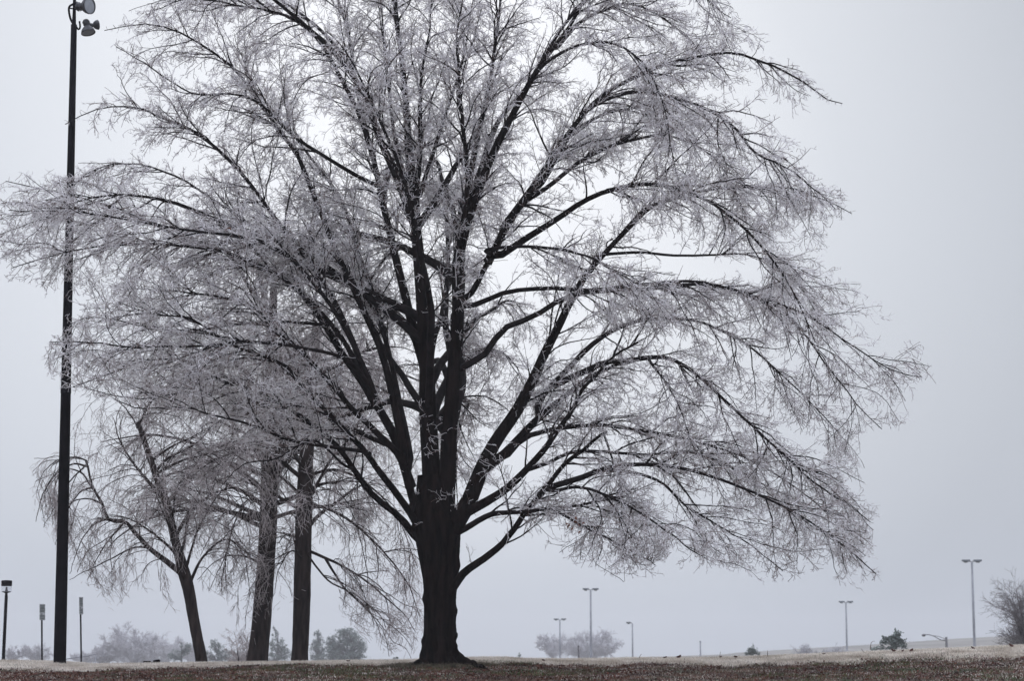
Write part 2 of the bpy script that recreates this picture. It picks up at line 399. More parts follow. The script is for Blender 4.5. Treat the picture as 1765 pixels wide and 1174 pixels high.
V, F = blades(170000, (-16, 16), (39.5, 51), (.03, .06), (.004, .007), lambda x, y: np.where(patch(x * .8 + 7, y * 1.2 + 3) > .24, .55, .02) * (1 - .8 * top_k(x, y)) + .75 * (np.hypot((x + .1) * .9, (y - 46.5) * .8) < .75) + .6 * (np.hypot((x + 2.9) * .7, (y - 44.2) * .7) < .8) * (patch(x * 4, y * 4) > -.2) + .5 * (np.hypot((x - .8) * .5, (y - 43.6) * .8) < .7))
tag(mesh_obj('green_grass', V, F, M_ggreen), 'green moss and grass patches around the tree foot', 'grass', kind='stuff')
V, F = blades(60000, (-4.2, 1.4), (43.4, 46.3), (.04, .10), (.003, .006), lambda x, y: .9 * np.exp(-((np.hypot((x + 1.55) / 1.15, (y - 45) / .8) - .72) / .26) ** 2) * (patch(x * 3, y * 3) > -.45), lean=.8)
tag(mesh_obj('rough_grass', V, F, noise_mat('mixed_rough_grass', (0.03, 0.03, 0.012), (0.17, 0.14, 0.10), scale=9, rough=.8)), 'rough brown grass growing up against the roots of the great tree', 'grass', kind='stuff')
def leaf_cards(n, x, y, z, s, upz=.5):
    d1 = norm(rng.normal(size=(n, 3)) * [1, 1, upz]); nn = norm(rng.normal(size=(n, 3)) * .5 + [0, 0, 1]); d2 = norm(np.cross(nn, d1))
    c = np.stack([x, y, z], 1); s = np.asarray(s)[:, None]
    V = np.stack([c - d1 * s, c - d2 * s * .6 + nn * s * .25, c + d1 * s, c + d2 * s * .6 + nn * s * .25], 1).reshape(-1, 3)
    i = np.arange(n)[:, None] * 4
    return V, [i + np.array([[0, 1, 2]]), i + np.array([[0, 2, 3]])]
n = 26000; x = rng.uniform(-16, 16, n); y = rng.uniform(39.5, 46.6, n); k = rng.random(n) < np.clip(.35 - patch(x, y) * .6, .05, 1) * (1 - .9 * top_k(x, y)); x, y = x[k], y[k]; k = ~((patch(x * .8 + 7, y * 1.2 + 3) > .24) & (rng.random(len(x)) < .5)); x, y = x[k], y[k]; n = len(x)
V, F = leaf_cards(n, x, y, ground_z(x, y) + rng.uniform(.01, .035, n), rng.uniform(.018, .045, n))
tag(mesh_obj('leaf_litter', V, F, M_leaf), 'dark red brown leaf litter matted on the front slope', 'leaf litter', kind='stuff')

# single fallen leaves and grass stalks that stand out on the pale crest
FL = [(1540, 1131, 1.2, 'pair of rolled dark leaves right below the small pine'), (1556, 1135, .8, 'small dark leaf left of the reddish one below the small pine'), (1571, 1134, 1.1, 'reddish curled leaf on pale grass right of the small pine'),
      (1743, 1120, 1.3, 'upright dark red leaf on the crest below the bare bush at the right edge'), (1677, 1123, 1.0, 'dark leaf on the crest below the tall twin lamp post on the right'), (1170, 1138, 1.3, 'brown curled leaf on frosted crest, larger one midway between tree and hill'),
      (1146, 1139, .9, 'brown leaf on frosted crest left of the larger curled one'), (1268, 1137, .9, 'brown leaf on frosted crest below the smallest evergreen'), (937, 1141, .8, 'brown leaf on the crest below the leftmost grey lamp post'),
      (1242, 1136, .8, 'small brown leaf at the foot of a thin upright stalk'), (1420, 1128, .8, 'small brown leaf on the crest left of the twin lamp post on the hill'), (600, 1150, .8, 'small dark leaf on grass left of the great trunk')]
for px, py, s, lab in FL:
    Yg = 48.2 if px > 1000 else 47.4
    p = unproj(px, py, Yg); zz = float(ground_z(p[0], Yg)); 
    a = rng.uniform(-1, 1); K = 7; w = .05 * s
    t = np.linspace(-1, 1, K); ww = np.sqrt(np.clip(1 - t * t, 0.02, 1)) * .55
    V = []
    for q in (-1, -.4, .4, 1):
        V.append(np.stack([t * w, q * ww * w * .9, .35 * w * np.abs(q) ** 2 + .35 * w * t * t + q * .1 * w], 1))
    V = np.stack(V); V = V.reshape(-1, 3) @ np.array([[math.cos(a), math.sin(a), 0], [-math.sin(a), math.cos(a), 0], [0, 0, 1]])
    tilt = rng.uniform(.3, 1.0); V = V @ np.array([[1, 0, 0], [0, math.cos(tilt), math.sin(tilt)], [0, -math.sin(tilt), math.cos(tilt)]])
    ii = (np.arange(3)[:, None] * K + np.arange(K - 1)[None]).ravel()
    o = mesh_obj('fallen_leaf', V, np.stack([ii, ii + 1, ii + K + 1, ii + K], 1), M_leaf, smooth=True)
    o.location = (float(p[0]), Yg, zz + .03 + .015 * s); tag(o, lab, 'leaf', 'single fallen leaves on the frosted crest')
ST_ = [(1500, 1118, 1502, 1108, 1508, 1106, 'bent dry stalk leaning right beside the low limb of the small pine'), (1487, 1131, 1488, 1124, 1484, 1119, 'short dry stalk bending left, left of the small pine'),
       (1323, 1132, 1323, 1127, 1323, 1122, 'short upright stalk right of the smallest evergreen'), (1241, 1136, 1241, 1130, 1242, 1124, 'thin upright stalk right of the thin bare post'), (1100, 1139, 1103, 1132, 1106, 1128, 'fine stalk leaning right, right of the single headed lamp post')]
for x0, y0, x1, y1, x2, y2, lab in ST_:
    P = unproj([x0, x1, x2], [y0 + 3, y1, y2], [48.6] * 3); b0 = P[0].copy()
    MB().tube(resample(P - b0, 6), np.linspace(.009, .004, 6), 5).build('dry_stalk', M_gbrown, None, True)
    o = COL.objects[-1]; o.location = tuple(b0); tag(o, lab, 'grass stalk', 'dry stalks standing on the crest')

# ------------------------------------------------------------------ trees
def limb_paths(specs, base_y, scale_px, K, dspread, trunk=None):
    out = []; prior = []
    if trunk is not None: prior.append(np.column_stack([np.array(trunk, float)[:, :2], np.full(len(trunk), base_y)]))
    for s in specs:
        pts, w0, w1 = s[0], s[1], s[2]; dep = s[3] if len(s) > 3 else None
        p = np.array(pts, float); lat = np.abs(p[:, 0] - p[0, 0]); prog = np.linspace(0, 1, len(p))
        L = np.abs(np.diff(p, axis=0)).sum() / scale_px
        if dep is None: dep = float(np.clip(rng.normal(0, dspread), -.55, .55)) * L
        y0 = 0.0
        if prior:      # grow out of the limb (or trunk) that passes closest below the first point
            Q = np.concatenate(prior); v = p[0] - Q[:, :2]; d = np.hypot(v[:, 0], v[:, 1]); dr = (p[1] - p[0]) / np.hypot(*(p[1] - p[0])); j = int((d * (1 + 1.6 * (1 - (v @ dr) / np.maximum(d, 1e-6)))).argmin())
            y0 = Q[j, 2] - base_y
            if d[j] > 5: p = np.vstack([Q[j, :2], p]); prog = np.linspace(0, 1, len(p))
        Yv = base_y + y0 + dep * prog ** 1.1
        P = unproj(p[:, 0], p[:, 1], Yv)
        R = (w1 * .45 + (w0 - w1 * .45) * (1 - prog ** .8)) / 2 / scale_px
        c = resample(np.column_stack([P, R]), K)
        wob = np.cumsum(rng.normal(0, .016, (K, 3)), 0); wob -= np.linspace(0, 1, K)[:, None] * wob[-1]
        c[:, :3] += wob * np.linspace(0, 1, K)[:, None]
        out.append(c)
        if trunk is not None:
            x_, y_ = proj(c[:, :3]); m_ = int(K * .8); prior.append(np.column_stack([x_, y_, c[:, 1]])[:m_])
    A = np.array(out); return A[:, :, :3], A[:, :, 3]

def arc_limbs(n, center, z0, z1, az, elev, length, grav, K, r0, r1, spread=0.0):
    """free growing limbs all round a stem: rise, arch over and droop"""
    zs = rng.uniform(z0, z1, n); a = az(n); e = rng.uniform(elev[0], elev[1], n); L = rng.uniform(length[0], length[1], n)
    cen = np.array([center(z) for z in zs]); d = np.stack([np.cos(a) * np.cos(e), np.sin(a) * np.cos(e), np.sin(e)], 1)
    p = cen; pts = [p]; st = (L / (K - 1))[:, None]
    for k in range(K - 1):
        p = p + d * st; pts.append(p); d = norm(d + rng.normal(0, .05, (n, 3)) + np.array([0, 0, -1]) * (grav * rng.uniform(.7, 1.3, (n, 1))) * st * (.4 + 1.2 * k / K))
    t = np.linspace(0, 1, K)[None]
    return np.stack(pts, 1), (r0 * (1 - t) ** 1.1 + r1) * rng.uniform(.8, 1.2, (n, 1))

def bark_tube(name, P, R, mat, parent, sides=10, amp=.12, K=None):
    """one stem with an irregular, furrowed section"""
    v, q = tubes(P[None], R[None], sides); k = len(P)
    v = v.reshape(k, sides, 3); a = np.linspace(0, 2 * np.pi, sides, endpoint=False)[None]; s = np.linspace(0, k / 6, k)[:, None]
    f = 1 + amp * (.5 * np.sin(3 * a + s * 1.3 + rng.uniform(0, 6)) + .4 * np.sin(5 * a - s + rng.uniform(0, 6))) + rng.normal(0, amp * .25, (k, sides))
    v = P[:, None, :] + (v - P[:, None, :]) * f[..., None]
    loc = np.array(parent.location) if parent is not None else 0
    return mesh_obj(name, v.reshape(-1, 3) - loc, q, mat, parent, True)

def lens(P):
    return np.linalg.norm(np.diff(P, axis=1), axis=-1).sum(1)
def cut(P, R, keep):
    return P[keep], R[keep]

# ---- the great tree -------------------------------------------------
TY = 45.0; SPX = FPX / TY
tb = unproj(757, 1158, TY)
big = thing('tree', tb, 'great spreading bare tree sheathed in ice, its black trunk rooted on the crest', 'tree')

TRUNK = [(758, 1178, 84), (758, 1160, 76), (758, 1140, 66), (757, 1115, 59), (757, 1080, 57), (757, 1030, 56), (758, 1000, 60), (756, 960, 68), (754, 920, 78), (752, 890, 78), (748, 860, 64), (745, 820, 50)]
c = np.array(TRUNK, float); P = unproj(c[:, 0], c[:, 1], TY + 0 * c[:, 0]); cc = resample(np.column_stack([P, c[:, 2] / 2 / SPX]), 110)
S = 96; P, R = cc[:, :3], cc[:, 3]
a = np.linspace(0, 2 * np.pi, S, endpoint=False); T = norm(np.gradient(P, axis=0))
h = (P[:, 2] - tb[2])[:, None]
A = a[None]
flare = np.exp(-np.clip(h - .02, 0, None) / .17)
roots = (.5 + .5 * np.cos(5 * A + .5)) ** 2 * .55 + (.5 + .5 * np.cos(3 * A + 1.9)) ** 2 * .45 + .12 * np.cos(11 * A + 1)
fur = (1 - np.abs(np.sin(11 * A + 1.5 * np.sin(h * 1.6) + .7 * np.sin(h * 5 + A * 3)))) ** 2 * .055 + (1 - np.abs(np.sin(19 * A + 2.2 * np.sin(h * 2.3 + 1)))) ** 2 * .03
lump = .05 * np.sin(3 * A + h * 1.1) + .03 * np.sin(2 * A - h * 2.0)
knob = sum(a_ * np.exp(-((np.angle(np.exp(1j * (A - c_))) / w_) ** 2 + ((h - h_) / .09) ** 2)) for c_, h_, a_, w_ in [(-.3, .75, .07, .25), (-.5, .52, .09, .3), (-.25, .33, .08, .2), (3.3, .62, .05, .3), (-.1, 1.25, .04, .3), (3.0, 1.5, .04, .35), (-1.2, .6, .06, .25), (-1.9, .9, .05, .3), (.1, 2.2, .03, .4)])
rad = knob + R[:, None] * (1 + lump - fur + rng.normal(0, .006, (len(P), S))) + flare * roots * .40 + np.exp(-(h / .5) ** 2) * (.03 * np.sin(7 * A + 9 * h) + .025 * np.sin(4 * A - 14 * h) + .02 * np.sin(13 * A + 17 * h))
V = P[:, None, :] + rad[..., None] * np.stack([np.cos(A) + 0 * h, np.sin(A) + 0 * h, 0 * A + 0 * h], -1)
i = np.arange(len(P) - 1)[:, None] * S; j = np.arange(S)[None]
Q = np.stack(np.broadcast_arrays(i + j, i + (j + 1) % S, i + S + (j + 1) % S, i + S + j), -1).reshape(-1, 4)
mesh_obj('trunk', V.reshape(-1, 3) - tb, Q, M_bark, big, True)
# surface roots running out over the crest
for (x1, y1, x2, y2, x3, y3, w) in [(738, 1137, 714, 1148, 680, 1155, 20), (782, 1134, 806, 1143, 840, 1149, 22), (780, 1146, 800, 1153, 818, 1162, 16), (742, 1148, 725, 1159, 705, 1168, 16)]:
    yy = [TY - .15, TY - .3, TY - .7]
    P = unproj([x1, x2, x3], [y1, y2, y3 + 4], yy); c = resample(np.column_stack([P, np.array([w, w * .55, w * .12]) / 2 / SPX]), 14); c[:, 1] += .05 * np.sin(np.arange(14) * 1.1); c[:, 2] += .012 * np.sin(np.arange(14) * 1.9)
    bark_tube('root', c[:, :3], c[:, 3], M_bark, big, 12, .35)

LIMBS = [
 # leaders
 ([(748,905),(744,820),(737,720),(734,620),(728,520),(719,420),(712,330),(703,250),(700,180),(692,100),(680,0),(672,-110),(668,-200)], 58, 5, 0.4),
 ([(768,890),(772,800),(778,700),(784,620),(790,540),(790,460),(800,400),(826,325),(852,262),(885,195),(925,122),(963,70),(1000,10),(1025,-60),(1045,-130)], 50, 5, -1.2),
 ([(733,640),(710,560),(690,480),(670,400),(655,330),(640,262),(625,190),(610,120),(600,60),(585,0),(570,-80)], 26, 5, 1.6),
 ([(718,400),(716,340),(724,290),(728,220),(728,165),(735,110),(745,50),(750,-30)], 15, 4, -1),
 ([(712,360),(700,310),(686,262),(675,200),(668,140),(660,60),(655,0),(650,-60)], 13, 4, 1.5),
 ([(722,340),(738,285),(757,225),(776,168),(795,110),(810,40),(822,-30)], 11, 4, .8),
 ([(792,420),(806,340),(805,275),(800,205),(795,130),(790,60),(800,-20)], 15, 4, -1.2),
 ([(806,330),(820,255),(835,190),(846,130),(855,60),(868,-20),(880,-90)], 18, 5, .8),
 ([(790,520),(812,505),(838,455),(872,385),(905,345),(945,290),(985,225),(1020,160)], 18, 5, -2.0),
 # right hand side
 ([(765,1035),(786,1006),(803,986),(838,962),(872,933),(905,888),(945,838),(985,788),(1010,768),(1046,744)], 24, 10, -1.5),
 ([(796,915),(843,890),(880,886),(905,884),(960,876),(1010,868),(1060,852),(1100,842)], 14, 4, -2.5),
 ([(790,895),(840,865),(876,842),(905,814),(937,778),(962,742),(986,708),(1000,680),(1022,650),(1060,610),(1100,590)], 24, 6, -1),
 ([(785,905),(810,862),(828,812),(852,762),(888,708),(918,652),(940,602),(966,552),(1004,482),(1046,436),(1082,398),(1130,352),(1175,335)], 46, 8, 1.5),
 ([(828,815),(872,780),(912,735),(950,700),(985,672),(1020,645),(1060,628),(1100,620)], 24, 8, 2.0),
 ([(820,525),(850,512),(880,502),(950,496),(1010,500),(1060,495),(1110,490),(1190,484),(1260,499),(1340,525),(1400,552),(1470,600),(1540,640),(1590,650)], 11, 3, -2),
 ([(836,610),(866,568),(920,545),(960,520),(995,507),(1060,500),(1130,497),(1200,492),(1290,512),(1350,535),(1390,580),(1430,640),(1480,700),(1520,740)], 14, 3, 1.5),
 ([(930,690),(975,640),(1020,595),(1060,568),(1100,553),(1150,548),(1210,556),(1280,592),(1340,642),(1400,700),(1450,752)], 14, 3, 2.5),
 ([(955,665),(1010,640),(1045,625),(1090,622),(1140,617),(1180,632),(1222,667),(1280,722),(1340,775),(1400,832),(1460,872),(1500,900)], 13, 3, -2.5),
 ([(870,790),(905,755),(960,740),(1000,736),(1042,735),(1100,744),(1170,756),(1220,770),(1280,790),(1350,830),(1420,882),(1490,940)], 13, 3, 1.5),
 ([(905,812),(945,798),(985,780),(1040,779),(1110,783),(1190,781),(1250,800),(1330,842),(1400,872),(1470,890)], 10, 3, 3),
 ([(935,845),(1000,825),(1040,810),(1100,803),(1160,808),(1240,830),(1320,862),(1400,905),(1470,955),(1510,990)], 13, 3, -2),
 ([(955,846),(1000,840),(1050,856),(1110,888),(1170,930),(1215,962)], 8, 3, -3),
 ([(1030,812),(1090,815),(1140,832),(1180,870),(1230,900),(1300,940),(1350,985)], 8, 3, -1),
 ([(905,885),(950,878),(1000,905),(1050,930),(1100,955),(1130,975)], 7, 2.5, -3),
 ([(1040,745),(1060,800),(1075,850),(1040,910),(1020,950)], 6, 2, -1),
 ([(845,445),(872,392),(900,350),(940,305),(962,255),(1000,200),(1045,157),(1100,128),(1150,108),(1210,97),(1260,92),(1320,112),(1380,142),(1420,168),(1452,178)], 20, 3, .5),
 ([(862,440),(905,412),(960,378),(1010,345),(1060,326),(1120,318),(1180,330),(1230,352),(1290,395),(1340,455),(1382,525),(1405,590)], 15, 3, -2.5),
 ([(900,350),(945,322),(1000,278),(1050,254),(1100,238),(1150,235),(1210,260),(1250,300),(1280,360)], 12, 3, 2.5),
 ([(925,125),(945,105),(985,82),(1030,73),(1070,80),(1110,112),(1140,170),(1155,240),(1170,310)], 8, 3, -3),
 ([(1000,198),(1040,172),(1100,158),(1160,168),(1222,190),(1270,222),(1310,268),(1360,292),(1410,330),(1440,360)], 10, 3, -1.5),
 ([(1110,362),(1150,345),(1200,330),(1260,322),(1320,318),(1375,326),(1420,345),(1468,368)], 9, 3, 2),
 ([(870,385),(910,330),(950,270),(990,225),(1040,195),(1090,185),(1150,180),(1200,210),(1240,260)], 12, 3, 3.5),
 ([(962,80),(1000,40),(1040,20),(1090,10),(1140,30),(1180,60),(1220,100)], 9, 3, 2),
 ([(1030,440),(1100,435),(1160,441),(1220,440),(1290,440),(1350,470),(1400,530),(1430,600)], 8, 3, 4),
 ([(840,430),(900,425),(960,430),(1010,445),(1060,470),(1100,490)], 9, 3, -4),
 ([(1200,780),(1170,700),(1140,650),(1120,622)][::-1], 7, 3, -3),
 ([(925,125),(960,60),(1010,0),(1080,-50),(1150,-50),(1210,-10),(1260,30)], 9, 3, -1),
 # left hand side
 ([(724,935),(700,905),(680,885),(642,855),(602,802),(570,762),(512,716),(480,700),(450,680),(400,664),(360,650),(310,622),(240,628),(180,650),(125,668)], 19, 3, -1.5),
 ([(716,900),(684,852),(655,815),(628,778),(600,750),(560,708),(530,680),(500,640),(460,622),(400,598),(330,552),(270,545),(205,520)], 18, 3, -3),
 ([(712,860),(690,780),(660,765),(610,742),(570,725),(520,705),(440,690),(380,670),(310,680),(240,690),(150,670)], 13, 3, 2),
 ([(708,850),(690,790),(648,745),(604,702),(572,662),(540,630),(510,600),(470,562),(430,525),(370,508),(290,500),(215,498)], 20, 3, -2),
 ([(705,830),(680,752),(650,700),(620,652),(590,610),(560,562),(530,520),(490,482),(430,456),(380,430),(312,412),(250,380),(180,352),(100,332),(10,312)], 24, 3, .8),
 ([(655,705),(630,640),(590,560),(540,490),(480,432),(420,410),(330,398),(230,382),(120,366),(15,362)], 13, 3, -3),
 ([(640,690),(600,600),(545,530),(480,475),(400,440),(310,426),(230,422),(110,436),(20,462)], 12, 3, -1.8),
 ([(640,680),(612,600),(575,520),(525,445),(478,385),(430,320),(380,265),(330,226),(285,206),(230,182),(170,186),(112,214)], 17, 3, -1),
 ([(700,800),(680,700),(655,600),(610,500),(575,420),(545,345),(515,270),(490,235),(440,168),(404,120),(362,88),(300,52),(240,40),(180,52)], 20, 3, 1.5),
 ([(708,790),(690,700),(668,600),(640,500),(612,420),(590,345),(560,300),(520,250),(480,200),(440,150),(400,80)], 16, 3, 3),
 ([(640,262),(620,200),(590,140),(558,82),(528,48),(480,20),(400,10),(330,2),(262,18)], 12, 3, -2),
 ([(612,120),(560,60),(510,20),(450,-20),(380,-30),(300,-20)], 9, 3, 2),
 ([(650,320),(610,300),(560,270),(500,230),(450,180),(400,160),(330,160),(250,110),(200,80)], 9, 3, -3),
 ([(660,560),(600,470),(520,420),(460,400),(380,350),(300,300),(220,280),(150,300),(120,330)], 10, 3, 3),
 ([(650,690),(600,622),(520,600),(430,590),(340,598),(240,600),(150,590),(85,590)], 10, 3, -4),
 ([(632,780),(560,770),(500,760),(450,740),(400,722),(360,714),(320,702),(250,705),(200,690)], 8, 3, -3),
 ([(560,560),(480,555),(400,560),(320,570),(240,560),(160,548),(120,560)], 8, 3, 3),
 ([(590,800),(540,760),(480,790),(420,800),(380,840)], 6, 2, -3),
]
LIMBS = [(l[0], l[1] * (.70 if l[1] > 30 else .80 if l[1] > 15 else .95)) + tuple(l[2:]) for l in LIMBS]
LP, LR = limb_paths(LIMBS, TY, SPX, 30, .3, [t for q in range(len(TRUNK) - 1) for t in [tuple(np.array(TRUNK[q]) * (1 - f) + np.array(TRUNK[q + 1]) * f) for f in (0, .33, .66)] if 820 < TRUNK[q][1] < 1045])
stem = lambda z: np.array([np.interp(z, [4, 10, 16], [tb[0] - .05, tb[0] - .35, tb[0] - .6]) + rng.normal(0, .2), TY + rng.normal(0, .15), z])
# limbs that come towards the camera and go away behind
azf = lambda n: np.where(rng.random(n) < .25, -np.pi / 2, np.pi / 2) + rng.normal(0, .5, n)
_pick = iter(rng.choice([0, 0, 1, 1, 2], 200)); _tt = iter(rng.uniform(.12, .5, 200))
stem = lambda z: LP[int(next(_pick)), int(next(_tt) * 29)]
FP, FR = arc_limbs(20, stem, 4.6, 9.5, azf, (.5, 1.15), (6.5, 9.5), .16, 30, .09, .010)
nl = len(LIMBS)
for k in range(nl): bark_tube('limb', LP[k], LR[k], M_bark if LIMBS[k][1] > 14 else M_branch, big, 14 if LIMBS[k][1] > 17 else 9, .10)
for k in range(len(FP)): bark_tube('limb', FP[k], FR[k], M_branch, big, 9, .1)
AP = np.concatenate([LP, FP]); AR = np.concatenate([LR, FR])

SIL = [(-80,500),(-80,295),(40,292),(110,290),(180,275),(235,262),(215,245),(110,240),(90,215),(150,165),(205,150),(185,90),(170,60),(190,25),(262,0),(262,-300),(1262,-300),(1268,20),(1350,70),(1400,120),(1458,172),(1440,198),(1400,205),(1345,198),(1335,230),(1400,240),(1445,290),(1475,360),(1445,390),(1430,430),(1480,488),(1560,543),(1615,588),(1618,655),(1575,665),(1568,745),(1505,742),(1480,772),(1490,832),(1532,882),(1505,905),(1525,1000),(1480,1022),(1420,992),(1330,1012),(1270,985),(1200,985),(1150,1000),(1070,1000),(1000,980),(940,962),(880,955),(845,975),(800,965),(780,935),(720,935),(660,905),(600,870),(520,810),(400,770),(300,725),(200,695),(120,692),(75,645),(70,580),(108,560),(108,520),(40,492)]
GAPS = [(768,285,18,34,.75),(895,100,20,50,.3),(760,640,10,70,.8),(690,640,26,60,.35),(740,560,40,90,.4),(720,450,30,80,.3),(880,470,46,38,.55),(1230,465,100,20,.8),(960,400,60,22,.7),(1370,610,60,26,.7),(1120,440,80,26,.6),(1040,585,60,18,.5),(1130,590,50,12,.6),(880,760,60,40,.45),(950,820,60,30,.4),(1190,850,70,30,.5),(1460,600,40,30,.4),(1395,760,30,30,.5),(1310,200,10,40,.3),(660,880,60,60,.85),(560,790,60,40,.6),(840,900,60,60,.6),(900,940,70,40,.6),(1000,130,30,30,.5),(940,60,30,30,.4)]
def prune(P, R, fuzz=8, gaps=True, where=.6):
    k = int(P.shape[1] * where); M = P[:, k]; x, y = proj(M); x = x + rng.normal(0, fuzz, len(x)); y = y + rng.normal(0, fuzz, len(x))
    keep = in_poly(x, y, SIL)
    xe, ye = proj(P[:, -1]); keep &= in_poly(xe + rng.normal(0, fuzz, len(x)), ye + rng.normal(0, fuzz, len(x)), SIL)
    if gaps:
        for gx_, gy_, rx, ry, pr in GAPS:
            ins = ((x - gx_) / rx) ** 2 + ((y - gy_) / ry) ** 2 < 1
            keep &= ~(ins & (rng.random(len(x)) < pr))
    return P[keep], R[keep]

# second order: side branches
cnt = np.clip((lens(AP) * np.where(np.arange(len(AP)) < nl, 3.3, 1.5)).astype(int), 5, 40)
BP, BR, _ = spawn(AP, AR, cnt, .20, 1.0, (.9, 2.4), (.3, .95), .24, .12, 11, .021, .0055, up=-.1, taper_len=.3)
BP, BR = prune(BP, BR, 6, True, .7)
# third order
CP, CR, _ = spawn(BP, BR, np.clip((lens(BP) * 6.3).astype(int), 3, 16), .12, 1, (.35, 1.05), (.35, 1.0), .45, .10, 7, .0095, .0045, taper_len=.4)
C2, D2, _ = spawn(AP, AR, np.clip((lens(AP) * 4).astype(int), 4, 60), .25, 1, (.3, .8), (.5, 1.2), .35, .12, 7, .009, .0045)
C3, D3, _ = spawn(AP[:13], AR[:13], np.full(13, 15), .02, .4, (.25, .7), (.7, 1.4), .9, .2, 7, .008, .0045)
C4, D4, _ = spawn(AP[[0, 1, 9, 12, 38]], AR[[0, 1, 9, 12, 38]], np.full(5, 7), .01, .16, (.2, .6), (.8, 1.5), .8, .22, 7, .008, .0045)
CP = np.concatenate([CP, C2, C3, C4]); CR = np.concatenate([CR, D2, D3, D4])
CP, CR = prune(CP, CR, 5)
# fine twigs, hooked and drooping
DP, DR, _ = spawn(CP, CR, np.clip((lens(CP) * 12).astype(int), 4, 15), .1, 1, (.09, .30), (.4, 1.25), 1.7, .34, 5, .0068, .0040, rmax_fac=1.0)
DP, DR = prune(DP, DR, 4)
# short spurs and buds
EP, ER, _ = spawn(DP, DR, np.full(len(DP), 2), .1, 1, (.04, .11), (.5, 1.3), 1.0, .2, 3, .0052, .0032, up=.1, rmax_fac=1.2)
# icicles along the undersides and ice spurs on top
def icicles(P, R, per_m, t0=.1):
    n = np.clip((lens(P) * per_m).astype(int), 0, 400)
    I, IR, _ = spawn(P, R, n, t0, 1, (.03, .09), (1.2, 1.7), 60, .02, 3, .007, .0025, up=-6, rmax_fac=1.0)
    return I, IR
IP, IR = icicles(AP, AR, 9, .3); IP2, IR2 = icicles(BP, BR, 7)
SP, SR, _ = spawn(AP, AR, np.clip((lens(AP) * 5).astype(int), 4, 70), .3, 1, (.06, .22), (.8, 1.5), -.3, .15, 4, .006, .003, up=1.5)
print('chains', len(BP), len(CP), len(DP), len(EP), len(IP), len(IP2))
loc = tb
def put(name, parts, sides, mat, parent, loc):
    mb = MB()
    for (P, R), s in zip(parts, sides):
        if len(P): v, q = tubes(P, R, s); mb.add(v - loc, q)
    return mb.build(name, mat, parent, False)
ice_c = rng.random(len(CP)) < .55; ice_d = rng.random(len(DP)) < .80; ice_e = rng.random(len(EP)) < .85
put('branches', [(BP, BR)], [5], M_branch, big, loc)
put('twigs', [cut(CP, CR, ~ice_c), cut(DP, DR, ~ice_d), cut(EP, ER, ~ice_e), (SP, SR)], [3, 3, 3, 3], M_twig, big, loc)
put('iced_twigs', [cut(CP, CR * 1.15, ice_c), cut(DP, DR * 1.15, ice_d), cut(EP, ER * 1.1, ice_e)], [3, 3, 3], M_ice, big, loc)
put('icicles', [(IP, IR), (IP2, IR2)], [3, 3], M_ice, big, loc)
# a last bunch of rusty leaves low on the right, one more on the left
for (px, py, n, w) in ((985, 905, 16, 14), (393, 396, 4, 5)):
    p = unproj(px, py, TY - 3) + rng.normal(0, 1, (n, 3)) * (w / SPX * .6)
    V, F = leaf_cards(n, p[:, 0], p[:, 1], p[:, 2], rng.uniform(.03, .06, n), 1); V = V - tb
    tag(mesh_obj('dead_leaves', V, F, M_leafhang, big), 'small bunch of rusty dead leaves')

